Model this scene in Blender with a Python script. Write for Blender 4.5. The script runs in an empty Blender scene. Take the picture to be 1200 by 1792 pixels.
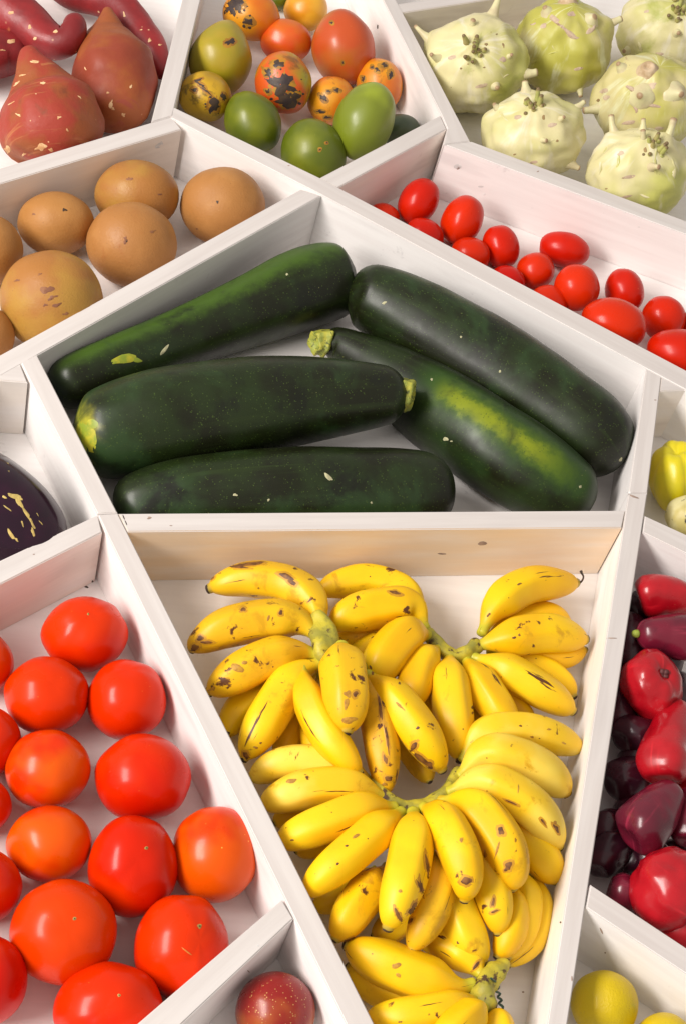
import bpy, bmesh, math, random
from mathutils import Vector, Matrix, noise
import numpy as np

# ------------------------------------------------------------------ camera, world, lamps
F = 3000.0                      # focal length in photo pixels (photo 1200 x 1792)
DEPTH = 0.09                    # height of the divider boards
HCAM = 15.9 * DEPTH
sc = bpy.context.scene
up = Vector((0.2017, 0.6135, 0.764)).normalized()          # world up seen in camera axes
xw = (Vector((1, 0, 0)) - up * up.x).normalized()
yw = up.cross(xw)
M3 = Matrix((xw, yw, up))                                   # camera axes -> world
CAM = Vector((0, 0, DEPTH + HCAM))
cam_d = bpy.data.cameras.new('camera'); cam = bpy.data.objects.new('camera', cam_d)
sc.collection.objects.link(cam); sc.camera = cam
cam.matrix_world = Matrix.Translation(CAM) @ M3.to_4x4()
cam_d.sensor_fit = 'VERTICAL'; cam_d.sensor_height = 36.0; cam_d.sensor_width = 24.0
cam_d.lens = F / 1792 * 36; cam_d.clip_start = 0.05; cam_d.clip_end = 100

def W(px, py, z=DEPTH):
    """point of the place at height z that the photo shows at (px, py); also its distance along the axis"""
    d = M3 @ Vector(((px - 600) / F, -(py - 896) / F, -1))
    t = (z - CAM.z) / d.z
    return CAM + d * t, t

world = bpy.data.worlds.new("World"); sc.world = world; world.use_nodes = True
wb = world.node_tree.nodes['Background']; wb.inputs[0].default_value = (1.0, 0.93, 0.87, 1); wb.inputs[1].default_value = 0.50
CEN = W(600, 1000, 0.05)[0]
def area(name, dcam, dist, sx, sy, power, col):
    L = bpy.data.lights.new(name, 'AREA'); L.shape = 'RECTANGLE'; L.size = sx; L.size_y = sy
    L.energy = power; L.color = col
    o = bpy.data.objects.new(name, L); sc.collection.objects.link(o)
    dw = Vector(dcam).normalized(); o.location = CEN + dw * dist
    z = dw; upv = Vector((-.1, 1, .35)); x = upv.cross(z).normalized(); y = z.cross(x)
    o.matrix_world = Matrix.Translation(o.location) @ Matrix((x, y, z)).transposed().to_4x4()
    return o
area('window_light', (-.72, -.24, .64), 4.2, 1.15, 3.0, 222, (1.0, 0.945, 0.895))
sc.view_settings.view_transform = 'Standard'; sc.view_settings.look = 'None'
sc.view_settings.exposure = 0.2; sc.view_settings.gamma = 1

# ------------------------------------------------------------------ materials
def new_mat(name):
    m = bpy.data.materials.new(name); m.use_nodes = True
    return m, m.node_tree, m.node_tree.nodes['Principled BSDF']
def nd(nt, t, **kw):
    n = nt.nodes.new(t)
    for k, v in kw.items(): setattr(n, k, v)
    return n
def c4(c): return (c[0], c[1], c[2], 1)
def ramp(nt, fac, lo, hi, a=0.0, b=1.0):
    m = nd(nt, 'ShaderNodeMapRange'); m.interpolation_type = 'SMOOTHSTEP'
    nt.links.new(fac, m.inputs[0]); m.inputs[1].default_value = lo; m.inputs[2].default_value = hi
    m.inputs[3].default_value = a; m.inputs[4].default_value = b
    return m.outputs[0]
def mix(nt, fac, a, b):
    m = nd(nt, 'ShaderNodeMix'); m.data_type = 'RGBA'
    if isinstance(fac, (int, float)): m.inputs[0].default_value = fac
    else: nt.links.new(fac, m.inputs[0])
    for s, v in ((6, a), (7, b)):
        if isinstance(v, (tuple, list)): m.inputs[s].default_value = c4(v)
        else: nt.links.new(v, m.inputs[s])
    return m.outputs[2]
def mul(nt, a, b, op='MULTIPLY'):
    m = nd(nt, 'ShaderNodeMath'); m.operation = op
    for s, v in ((0, a), (1, b)):
        if isinstance(v, (int, float)): m.inputs[s].default_value = v
        else: nt.links.new(v, m.inputs[s])
    return m.outputs[0]
def noise_n(nt, vec, scale, detail=3, rough=.55, dist=0.0):
    n = nd(nt, 'ShaderNodeTexNoise'); nt.links.new(vec, n.inputs['Vector'])
    n.inputs['Scale'].default_value = scale; n.inputs['Detail'].default_value = detail
    n.inputs['Roughness'].default_value = rough; n.inputs['Distortion'].default_value = dist
    return n.outputs['Fac']
def coords(nt):
    tc = nd(nt, 'ShaderNodeTexCoord'); oi = nd(nt, 'ShaderNodeObjectInfo')
    s = nd(nt, 'ShaderNodeVectorMath'); s.operation = 'SCALE'
    cx = nd(nt, 'ShaderNodeCombineXYZ')
    for i in range(3): nt.links.new(mul(nt, oi.outputs['Random'], (37.1, 91.7, 53.3)[i]), cx.inputs[i])
    a = nd(nt, 'ShaderNodeVectorMath'); a.operation = 'ADD'
    nt.links.new(tc.outputs['Object'], a.inputs[0]); nt.links.new(cx.outputs[0], a.inputs[1])
    uv = nd(nt, 'ShaderNodeSeparateXYZ'); nt.links.new(tc.outputs['UV'], uv.inputs[0])
    # UV shifted by the same random amount, for marks that run along the fruit
    a2 = nd(nt, 'ShaderNodeVectorMath'); a2.operation = 'ADD'
    nt.links.new(tc.outputs['UV'], a2.inputs[0]); nt.links.new(cx.outputs[0], a2.inputs[1])
    return a.outputs[0], uv.outputs[0], uv.outputs[1], oi.outputs['Random'], a2.outputs[0], tc

def skin(name, c1, c2, scale=14, lo=.4, hi=.6, blot=None, fleck=None, streak=None, ends=(), rough=.35, coat=0.0,
         bump=0.0, bscale=200, spec=.5, sss=0.0, side=None, hue=None, marks=()):
    """one fruit skin. blot/fleck = (colour, scale, lo, hi); streak = (colour, su, sv, lo, hi);
    ends = [(colour, v0, v1)] blends towards the ends of the fruit; side = (colour, u0, width, lo..) patch along one side"""
    m, nt, b = new_mat(name)
    P, U, V, R, PU, tc = coords(nt)
    f = ramp(nt, noise_n(nt, P, scale, 3), lo, hi)
    col = mix(nt, f, c1, c2)
    if hue: col = mix(nt, mul(nt, R, hue[1]), col, hue[0])
    for (ec, v0, v1) in ends:
        vn = mul(nt, V, mul(nt, mul(nt, noise_n(nt, P, 60, 3), .5, 'SUBTRACT'), abs(v1 - v0) * 1.2), 'ADD')
        col = mix(nt, ramp(nt, vn, v0, v1), col, ec)
    if streak:
        sc_, su, sv, l, h = streak
        mp = nd(nt, 'ShaderNodeMapping'); nt.links.new(PU, mp.inputs[0]); mp.inputs['Scale'].default_value = (su, sv, 1)
        col = mix(nt, ramp(nt, noise_n(nt, mp.outputs[0], 1.0, 4, .6), l, h), col, sc_)
    for (sc_, u0, uw, v0, v1) in (side if isinstance(side, list) else [side] if side else []):   # patch: colour, u centre, u half-width, v0, v1
        du = mul(nt, mul(nt, mul(nt, mul(nt, mul(nt, U, u0, 'SUBTRACT'), 0, 'ABSOLUTE'), .5, 'SUBTRACT'), 0, 'ABSOLUTE'), .5, 'SUBTRACT')
        du = mul(nt, du, 0, 'ABSOLUTE')
        a = ramp(nt, mul(nt, du, mul(nt, mul(nt, noise_n(nt, P, 60, 5, .7), .5, 'SUBTRACT'), .10), 'ADD'), uw + .035, uw * .3)
        e = mul(nt, ramp(nt, V, v0 - .06, v0 + .08), ramp(nt, V, v1 + .08, v1 - .06))
        col = mix(nt, mul(nt, a, e), col, sc_)
    for bl in (blot if isinstance(blot, list) else [blot] if blot else []):
        bc, bs, l, h = bl
        col = mix(nt, ramp(nt, noise_n(nt, P, bs, 5, .62, .4), l, h), col, bc)
    for fl in (fleck if isinstance(fleck, list) else [fleck] if fleck else []):
        fc, fs, l, h = fl
        vo = nd(nt, 'ShaderNodeTexVoronoi'); nt.links.new(P, vo.inputs['Vector']); vo.inputs['Scale'].default_value = fs
        gate = ramp(nt, noise_n(nt, P, fs * .35, 2), .5, .56)
        col = mix(nt, mul(nt, ramp(nt, vo.outputs['Distance'], h, l), gate), col, fc)
    nt.links.new(col, b.inputs['Base Color'])
    rn = ramp(nt, noise_n(nt, P, 30, 3), .3, .7, rough * .85, rough * 1.2)
    nt.links.new(rn, b.inputs['Roughness'])
    b.inputs['Specular IOR Level'].default_value = spec
    b.inputs['Coat Weight'].default_value = coat; b.inputs['Coat Roughness'].default_value = .16
    if sss:
        b.inputs['Subsurface Weight'].default_value = sss; b.inputs['Subsurface Scale'].default_value = .006
        b.inputs['Subsurface Radius'].default_value = (1, .4, .15)
    if bump:
        bp = nd(nt, 'ShaderNodeBump'); bp.inputs['Strength'].default_value = bump; bp.inputs['Distance'].default_value = .002
        nt.links.new(noise_n(nt, P, bscale, 4, .6), bp.inputs['Height']); nt.links.new(bp.outputs[0], b.inputs['Normal'])
    return m

def board_mat(name, wood=0.0, wear=.5, dimmed_top=True):
    m, nt, b = new_mat(name)
    P, U, V, R, PU, tc = coords(nt)
    mp = nd(nt, 'ShaderNodeMapping'); nt.links.new(P, mp.inputs[0]); mp.inputs['Scale'].default_value = (5, 90, 90)
    grain = noise_n(nt, mp.outputs[0], 1.0, 5, .6)
    mp2 = nd(nt, 'ShaderNodeMapping'); nt.links.new(P, mp2.inputs[0]); mp2.inputs['Scale'].default_value = (6, 22, 30)
    big = noise_n(nt, mp2.outputs[0], 1.0, 3, .5)
    col = mix(nt, ramp(nt, grain, .3, .7), (.85, .81, .79), (.90, .87, .85))
    col = mix(nt, mul(nt, ramp(nt, big, .56, .74), wear), col, (.66, .62, .61))
    sm = noise_n(nt, P, 48, 5, .7)
    col = mix(nt, mul(nt, ramp(nt, sm, .64, .74), .35), col, (.50, .47, .46))
    if wood:
        nz = nd(nt, 'ShaderNodeSeparateXYZ'); nt.links.new(tc.outputs['Normal'], nz.inputs[0])
        face = ramp(nt, mul(nt, nz.outputs[2], 0, 'ABSOLUTE'), .6, .3)
        wm = mul(nt, mul(nt, ramp(nt, big, .25, .6, .45, 1), ramp(nt, grain, .2, .6, .75, 1)), wood)
        wcol = mix(nt, ramp(nt, grain, .35, .65), (.80, .61, .41), (.84, .66, .47))
        col = mix(nt, mul(nt, wm, face), col, wcol)
    if dimmed_top:                                  # top edges coloured darker than the faces to tone down the light on them
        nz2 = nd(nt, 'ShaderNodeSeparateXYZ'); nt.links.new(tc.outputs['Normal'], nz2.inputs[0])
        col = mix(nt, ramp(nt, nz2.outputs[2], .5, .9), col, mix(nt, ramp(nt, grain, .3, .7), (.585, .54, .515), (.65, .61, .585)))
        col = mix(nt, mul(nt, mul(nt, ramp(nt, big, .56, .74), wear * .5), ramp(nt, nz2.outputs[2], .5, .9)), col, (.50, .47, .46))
    nt.links.new(col, b.inputs['Base Color']); b.inputs['Roughness'].default_value = .48
    b.inputs['Specular IOR Level'].default_value = .35
    bp = nd(nt, 'ShaderNodeBump'); bp.inputs['Strength'].default_value = .22; bp.inputs['Distance'].default_value = .0012
    nt.links.new(grain, bp.inputs['Height']); nt.links.new(bp.outputs[0], b.inputs['Normal'])
    return m
def plain(name, c, rough=.6, c2=None):
    return skin(name, c, c2 or tuple(x * .7 for x in c), scale=80, rough=rough, bump=.4, bscale=300)

# ------------------------------------------------------------------ mesh helpers
RNG = random.Random(7)
col = sc.collection
def link(name, me, mat, parent=None, loc=None):
    o = bpy.data.objects.new(name, me); col.objects.link(o)
    if mat: me.materials.append(mat)
    if loc is not None: o.location = loc
    if parent: o.parent = parent
    return o
def tag(o, label, cat, group=None):
    o['label'] = label; o['category'] = cat
    if group: o['group'] = group
    return o
def grid_mesh(name, rings, closed_u=True, vs=None):
    """rings: list of lists of Vectors, first and last ring collapse to one point"""
    n = len(rings[1]); verts = [rings[0][0]]; 
    for r in rings[1:-1]: verts += r
    verts.append(rings[-1][0]); k = len(rings); faces = []; uvs = []
    vv = vs or [i / (k - 1) for i in range(k)]
    for j in range(n):
        a = 1 + j; b = 1 + (j + 1) % n
        faces.append((0, b, a)); uvs += [((j + .5) / n, vv[0]), ((j + 1) / n, vv[1]), (j / n, vv[1])]
    for i in range(k - 3):
        s = 1 + i * n; t = s + n
        for j in range(n):
            j2 = (j + 1) % n
            faces.append((s + j, s + j2, t + j2, t + j))
            uvs += [(j / n, vv[i + 1]), ((j + 1) / n, vv[i + 1]), ((j + 1) / n, vv[i + 2]), (j / n, vv[i + 2])]
    s = 1 + (k - 3) * n; e = len(verts) - 1
    for j in range(n):
        faces.append((s + j, s + (j + 1) % n, e)); uvs += [(j / n, vv[-2]), ((j + 1) / n, vv[-2]), ((j + .5) / n, vv[-1])]
    me = bpy.data.meshes.new(name); me.from_pydata([tuple(v) for v in verts], [], faces)
    V = np.array([tuple(v) for v in verts]); vol = sum(np.dot(V[f[0]], np.cross(V[f[1]], V[f[2]])) + (np.dot(V[f[0]], np.cross(V[f[2]], V[f[3]])) if len(f) == 4 else 0) for f in faces)
    uvl = me.uv_layers.new(name='UVMap')
    uvl.data.foreach_set('uv', [c for p in uvs for c in p])
    me.polygons.foreach_set('use_smooth', [True] * len(faces)); me.update()
    if vol < 0: me.flip_normals()
    return me
def spline(pts, n):
    """Catmull-Rom through tuples, resampled evenly"""
    P = [np.array(p, float) for p in pts]; P = [2 * P[0] - P[1]] + P + [2 * P[-1] - P[-2]]
    dense = []
    for i in range(1, len(P) - 2):
        for t in np.linspace(0, 1, 24, endpoint=False):
            a, b, c, d = P[i - 1:i + 3]
            dense.append(.5 * ((2 * b) + (c - a) * t + (2 * a - 5 * b + 4 * c - d) * t * t + (3 * b - a - 3 * c + d) * t ** 3))
    dense.append(P[-2]); D = np.array(dense)
    L = np.r_[0, np.cumsum(np.linalg.norm(np.diff(D[:, :3], axis=0), axis=1))]
    S = np.linspace(0, L[-1], n) if not callable(n) else n(L[-1])
    return np.column_stack([np.interp(S, L, D[:, k]) for k in range(D.shape[1])]), L[-1]
def tube(name, pts4, prof=None, nseg=24, nring=34, cap=(1, 1), section=None, lump=(0, 1), seed=0, dimple=0):
    """pts4: (x,y,z,r) in metres from end to end (tips included)."""
    def samp(Lt):
        t = np.linspace(0, 1, nring); t = (1 - np.cos(t * math.pi)) / 2 * .65 + t * .35
        return t * Lt
    A, L = spline(pts4, samp)
    C = [Vector(a[:3]) for a in A]; Rr = [max(a[3], 1e-4) for a in A]
    s = [0]
    for i in range(1, len(C)): s.append(s[-1] + (C[i] - C[i - 1]).length)
    T = []
    for i in range(len(C)):
        T.append((C[min(i + 1, len(C) - 1)] - C[max(i - 1, 0)]).normalized())
    N = T[0].orthogonal().normalized()
    z = Vector((0, 0, 1)); N = (z - T[0] * z.dot(T[0])); N = N.normalized() if N.length > .1 else T[0].orthogonal().normalized()
    org = sum(C, Vector()) / len(C); rings = []; vs = []
    for i in range(len(C)):
        N = (N - T[i] * N.dot(T[i])).normalized(); B = T[i].cross(N)
        v = s[i] / s[-1]; r = Rr[i]
        if prof: r *= prof(v)
        else:
            for e, k, d in ((0, cap[0], s[i]), (1, cap[1], s[-1] - s[i])):
                cl = k * Rr[0 if e == 0 else -1]
                if d < cl: r *= math.sqrt(max(0, 1 - (1 - d / cl) ** 2))
        ring = []
        c = C[i]
        if dimple and v > .9:
            c = c - T[i] * dimple * Rr[i] * ((v - .9) / .1) ** 2 * 1.4
        for j in range(nseg):
            th = 2 * math.pi * j / nseg
            rr = r * (section(th, v) if section else 1)
            p = c + (N * math.cos(th) + B * math.sin(th)) * rr
            if lump[0]:
                q = (p - org) * lump[1] + Vector((seed * 3.7, seed * 1.3, 9))
                p = p + (p - C[i]) * lump[0] * noise.fractal(q, 1, 2, 2)
            ring.append(p - org)
        if i in (0, len(C) - 1): ring = [c - org]
        rings.append(ring); vs.append(v)
    return grid_mesh(name, rings, vs=vs), org
def P4(pts, rs=None):
    """pixel points (x, y, r_px, height or None=resting) -> metres"""
    out = []
    for (x, y, r, h) in pts:
        t = CAM.z
        if h is None:
            rm = .03
            for _ in range(6):
                p, t = W(x, y, rm); rm = r * t / F
            h = rm
        p, t = W(x, y, h)
        out.append((p.x, p.y, p.z, r * t / F))
    return out
RT, UPV, BK = (M3 @ Vector((1, 0, 0))), (M3 @ Vector((0, 1, 0))), (M3 @ Vector((0, 0, 1)))
def blob(name, cx, cy, w, h, mat, ang=0, pole=(.1, .4, .9), lobes=0, lamp=0, lump=.02, lfreq=1.6, dim=(.08, .1), lift=0, seed=0,
         parent=None, thick=None, nu=44, nv=30, bumps=(), power=1.0, z=None):
    """a rounded fruit whose outline in the photo is about w x h px round (cx, cy), turned by ang degrees"""
    rm = .04
    for _ in range(8):
        p, t = W(cx, cy, rm + lift)
        a, b = w / 2 * t / F, h / 2 * t / F
        c = thick * (a + b) / 2 if thick else (a + b) / 2
        # half extent along world z
        ca, sa = math.cos(math.radians(ang)), math.sin(math.radians(ang))
        e1 = RT * ca + UPV * sa; e2 = UPV * ca - RT * sa; e3 = BK
        rm = math.sqrt((a * e1.z) ** 2 + (b * e2.z) ** 2 + (c * e3.z) ** 2)
    if z is not None:
        p, t = W(cx, cy, z); a, b = w / 2 * t / F, h / 2 * t / F; c = thick * (a + b) / 2 if thick else (a + b) / 2
    q = Vector(pole).normalized(); x = q.orthogonal().normalized(); y = q.cross(x)
    rings = []
    bs = [Vector((bx, by, math.sqrt(max(0, 1 - bx * bx - by * by)))).normalized() for (bx, by, _, _) in bumps]
    for i in range(nv + 1):
        th = math.pi * i / nv; ring = []
        for j in range(nu if 0 < i < nv else 1):
            ph = 2 * math.pi * j / nu
            n = q * math.cos(th) + (x * math.cos(ph) + y * math.sin(ph)) * math.sin(th)
            r = 1 + lump * noise.fractal(n * lfreq + Vector((seed * 5.1, seed * 2.7, 3)), 1, 2, 2)
            if lobes:
                ph2 = ph + .25 * math.sin(ph * 2 + seed)
                lb = abs(math.cos(lobes / 2 * ph2 + seed)) ** .8 * 2 - 1.2 if power < 1 else math.cos(lobes * ph2 + seed)
                r += lamp * lb * math.sin(th) ** 1.2
            r -= dim[0] * math.exp(-(th / .30) ** 2) + dim[1] * math.exp(-((math.pi - th) / .35) ** 2)
            for bv, (_, _, amp, wid) in zip(bs, bumps):
                d2 = (n - bv).length_squared; r += amp * math.exp(-d2 / (wid * wid))
            ring.append((e1 * n.x * a + e2 * n.y * b + e3 * n.z * c) * r)
        rings.append(ring)
    me = grid_mesh(name, rings)
    o = link(name, me, mat, parent, p)
    o_frame = (p, e1 * a, e2 * b, e3 * c)
    return o, o_frame
def on(fr, dx, dy, k=1.0, side=1):
    """point (and normal) on a blob, dx dy in radii as the photo shows it"""
    p, A, B, C = fr; dz = math.sqrt(max(0, 1 - dx * dx - dy * dy))
    v = A * dx + B * dy + C * dz
    return p + v * k, v.normalized()

from mathutils.bvhtree import BVHTree
_bvh = {}
def surf(o, px, py):
    """where the line of sight through (px, py) meets object o, in o's own coordinates"""
    if o.name not in _bvh:
        me = o.data; _bvh[o.name] = BVHTree.FromPolygons([v.co.copy() for v in me.vertices], [tuple(p.vertices) for p in me.polygons])
    org = o.location.copy(); q = o.parent
    while q: org += q.location; q = q.parent
    d = (M3 @ Vector(((px - 600) / F, -(py - 896) / F, -1))).normalized()
    R = o.matrix_basis.to_3x3(); Ri = R.inverted()
    h = _bvh[o.name].ray_cast(Ri @ (CAM - org), Ri @ d)
    return (h[0], h[1]) if h[0] is not None else None
def patch(o, px, py, w, h, ang, mat, name='scar', seed=0, rag=.35, lift=.0004, n=14):
    """a thin irregular patch of scarred skin that follows the surface of o"""
    rg = random.Random(seed * 13 + px); ca, sa = math.cos(math.radians(ang)), math.sin(math.radians(ang))
    c = surf(o, px, py)
    if not c: return None
    rs = [1 + rg.uniform(-rag, rag) * 1.2 for _ in range(n)]; rs = [.5 * rs[i] + .25 * rs[i - 1] + .25 * rs[(i + 1) % n] for i in range(n)]; vs = [c[0] + c[1] * lift]; fs = []
    for k, fr_ in enumerate((.35, .7, 1)):
        for j in range(n):
            a = 2 * math.pi * j / n; x = math.cos(a) * w / 2 * rs[j] * fr_; y = math.sin(a) * h / 2 * rs[j] * fr_
            q = surf(o, px + x * ca - y * sa, py - x * sa - y * ca)
            vs.append(q[0] + q[1] * (lift if k < 2 else lift * .45) if q and (q[0] - c[0]).length < .04 else vs[0])
    for j in range(n):
        j2 = (j + 1) % n; fs += [(0, 1 + j2, 1 + j), (1 + j, 1 + j2, 1 + n + j2, 1 + n + j), (1 + n + j, 1 + n + j2, 1 + 2 * n + j2, 1 + 2 * n + j)]
    me = bpy.data.meshes.new(name); me.from_pydata([tuple(v) for v in vs], [], fs); me.polygons.foreach_set('use_smooth', [True] * len(fs)); me.update()
    if me.polygons[0].normal.dot(c[1]) < 0: me.flip_normals()
    return link(name, me, mat, o)
def ridge(o, pix, rpx, mat, name='leaf_scar', seed=0, sink=.3):
    P = []
    for i, (x, y) in enumerate(pix):
        q = surf(o, x, y)
        if q: 
            rr = rpx * 2.1 / F * HCAM / 1.43; P.append(tuple(q[0] - q[1] * rr * sink) + (rr * (.5 if i in (0, len(pix) - 1) else 1),))
    if len(P) < 3: return
    me, og = tube(name, P, nseg=12, nring=22, cap=(1, 1), lump=(.25, 90), seed=seed, section=lambda th, v: 1 + .2 * math.cos(3 * th + 5 * v))
    return link(name, me, mat, o, og)

# ------------------------------------------------------------------ the rack
rack = bpy.data.objects.new('display_rack', None); col.objects.link(rack); rack.location = (CEN.x, CEN.y, 0)
tag(rack, 'white painted wooden display rack divided into slanting compartments that hold all the produce', 'display rack')
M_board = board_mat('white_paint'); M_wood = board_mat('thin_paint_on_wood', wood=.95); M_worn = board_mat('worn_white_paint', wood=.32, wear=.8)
M_floor = board_mat('base_paint', wear=.12, dimmed_top=False)
def board(quad, mat=M_board, dz=0.0):
    """quad: four photo corners of the top face, in order along one long edge and back"""
    Q = [W(x, y)[0] for x, y in quad]
    org = sum(Q, Vector()) / 4; ax = ((Q[1] - Q[0]) + (Q[2] - Q[3])).normalized(); ay = Vector((0, 0, 1)).cross(ax)
    R = Matrix((ax, ay, Vector((0, 0, 1))))
    bm = bmesh.new(); top = [R @ (q - org) for q in Q]
    if (top[1] - top[0]).cross(top[2] - top[0]).z < 0: top = top[::-1]
    vt = [bm.verts.new((v.x, v.y, dz)) for v in top]; vb = [bm.verts.new((v.x, v.y, -DEPTH + .0005)) for v in top]
    bm.faces.new(vt); bm.faces.new(vb[::-1])
    for i in range(4): bm.faces.new((vt[i], vb[i], vb[(i + 1) % 4], vt[(i + 1) % 4]))
    bmesh.ops.bevel(bm, geom=[e for e in bm.edges if all(v in vt for v in e.verts)], offset=.0011, segments=2, affect='EDGES')
    # slight waviness of the sawn edge
    me = bpy.data.meshes.new('divider_board'); bm.to_mesh(me); bm.free()
    o = link('divider_board', me, mat)
    o.parent = rack; o.matrix_basis = Matrix.Translation(org - rack.location) @ R.transposed().to_4x4()
    return o
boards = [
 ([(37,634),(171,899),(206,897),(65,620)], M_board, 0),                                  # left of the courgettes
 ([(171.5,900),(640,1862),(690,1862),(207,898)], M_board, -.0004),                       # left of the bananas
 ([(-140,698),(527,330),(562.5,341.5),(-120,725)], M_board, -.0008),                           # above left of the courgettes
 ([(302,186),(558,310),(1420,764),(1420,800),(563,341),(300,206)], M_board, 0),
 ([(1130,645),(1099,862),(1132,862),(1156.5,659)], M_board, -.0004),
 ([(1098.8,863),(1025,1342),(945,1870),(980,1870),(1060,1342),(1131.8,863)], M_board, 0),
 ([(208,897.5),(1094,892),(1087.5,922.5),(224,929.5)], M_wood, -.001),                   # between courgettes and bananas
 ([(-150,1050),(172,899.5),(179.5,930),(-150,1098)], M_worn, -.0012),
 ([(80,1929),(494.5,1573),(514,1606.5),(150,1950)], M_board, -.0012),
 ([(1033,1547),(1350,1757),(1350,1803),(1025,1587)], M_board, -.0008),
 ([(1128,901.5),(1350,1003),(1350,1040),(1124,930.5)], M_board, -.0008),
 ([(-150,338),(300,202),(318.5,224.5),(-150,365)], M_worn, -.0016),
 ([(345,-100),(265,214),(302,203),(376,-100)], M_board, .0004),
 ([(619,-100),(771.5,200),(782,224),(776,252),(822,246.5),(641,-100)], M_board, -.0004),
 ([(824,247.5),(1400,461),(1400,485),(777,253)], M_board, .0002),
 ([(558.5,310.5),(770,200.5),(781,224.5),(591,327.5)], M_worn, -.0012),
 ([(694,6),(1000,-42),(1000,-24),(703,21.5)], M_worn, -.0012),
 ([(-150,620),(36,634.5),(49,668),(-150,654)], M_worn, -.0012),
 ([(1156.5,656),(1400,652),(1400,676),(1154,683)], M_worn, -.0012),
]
def poly_board(poly, mat, dz):
    if len(poly) == 4: return board(poly, mat, dz)
    # boards with a kink: prism from the outline, local x along its length
    Q = [W(x, y)[0] for x, y in poly]; org = sum(Q, Vector()) / len(Q)
    ax = max(((Q[i] - Q[j]) for i in range(len(Q)) for j in range(i)), key=lambda v: v.length).normalized()
    R = Matrix((ax, Vector((0, 0, 1)).cross(ax), Vector((0, 0, 1))))
    top = [R @ (q - org) for q in Q]
    bm = bmesh.new(); vt = [bm.verts.new((v.x, v.y, dz)) for v in top]
    f = bm.faces.new(vt); f.normal_update()
    if f.normal.z < 0: f.normal_flip()
    r = bmesh.ops.extrude_face_region(bm, geom=[f]); vs = [g for g in r['geom'] if isinstance(g, bmesh.types.BMVert)]
    fs = [g for g in r['geom'] if isinstance(g, bmesh.types.BMFace)]
    for v in vt: v.co.z = -DEPTH + .0005
    bmesh.ops.recalc_face_normals(bm, faces=bm.faces[:])
    bmesh.ops.bevel(bm, geom=list(fs[0].edges), offset=.0011, segments=2, affect='EDGES')
    me = bpy.data.meshes.new('divider_board'); bm.to_mesh(me); bm.free()
    o = link('divider_board', me, mat)
    o.parent = rack; o.matrix_basis = Matrix.Translation(org - rack.location) @ R.transposed().to_4x4()
    return o
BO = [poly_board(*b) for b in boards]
# base panel
q = [W(-400, -300, 0)[0], W(1600, -300, 0)[0], W(1500, 2050, 0)[0], W(-300, 2050, 0)[0]]
bm = bmesh.new(); g = [bm.verts.new(v) for v in q]; f = bm.faces.new(g); f.normal_update()
if f.normal.z < 0: f.normal_flip()
r = bmesh.ops.extrude_face_region(bm, geom=[f])
for v in g: v.co.z = -.012
bmesh.ops.recalc_face_normals(bm, faces=bm.faces[:])
me = bpy.data.meshes.new('base_panel'); bm.to_mesh(me); bm.free()
o = link('base_panel', me, M_floor); o.parent = rack; o.location = -rack.location; base_obj = o

# ------------------------------------------------------------------ round tomatoes
M_tom = skin('tomato_skin', (.56, .004, .0), (.64, .022, .0), scale=9, rough=.30, coat=.14, hue=((.70, .065, .0), .65),
             fleck=[((.8, .25, .03), 110, .02, .05)], bump=.04, bscale=60, spec=.16)
M_tomo = skin('orange_tomato_skin', (.64, .026, .0), (.70, .085, .001), scale=12, rough=.30, coat=.14, spec=.2, 
             fleck=[((.9, .45, .08), 80, .03, .08)], bump=.04, bscale=60)
M_bscar = plain('blossom_scar', (.46, .30, .07)); M_dark = plain('dark_scar', (.05, .025, .012)); M_crack = plain('crack', (.75, .22, .03))
GT = 'large round tomatoes in the lower left compartment'
TL = .55
toms = [
 (149,1110,150,132,0,'round red tomato nearest the pink shaded board, topmost of the large tomatoes',6,.03,0),
 (82,1217,148,136,0,'red tomato just below left of the topmost large tomato',5,.02,0),
 (222,1225,138,141,0,'red tomato just below right of the topmost large tomato, by the long white board',5,.03,0),
 (-37,1160,122,116,0,'tomato cut by the left picture edge, highest of the cut ones',4,.02,0),
 (84,1346,148,138,0,'orange red tomato between the cut off ones and the wide tomato of the third row',5,.015,1),
 (250,1361,167,153,0,'wide orange red tomato beside the long white board, above the two front rows',5,.02,0),
 (87,1476,149,131,0,'smallest and most orange of the large tomatoes, with no visible scar',4,.01,1),
 (233,1516,158,176,0,'deep red tall tomato in the middle with long bright highlight',5,.02,0),
 (377,1495,156,168,-10,'orange tomato with yellow shoulder wedged against the long white board',4,.015,1),
 (112,1631,187,181,0,'biggest tomato, round with a dark blossom scar, left of the slanting front board',6,.015,0),
 (317,1656,165,180,-8,'lobed tomato with pale scar and small crack touching the slanting front board',5,.04,0),
 (190,1766,192,160,0,'frontmost tomato with pale scar, cut off by the bottom picture edge',5,.02,0),
 (-32,1297,138,128,0,'tomato cut by the left picture edge, second from the top',4,.02,0),
 (-44,1410,128,110,0,'tomato cut by the left picture edge, showing the smallest sliver',4,.02,0),
 (-44,1552,164,138,0,'tomato cut by the left picture edge, beside the biggest tomato\'s upper side',4,.02,0),
 (-40,1716,176,166,0,'tomato cut by the left picture edge, lowest of the cut ones',4,.02,0)]
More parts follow.
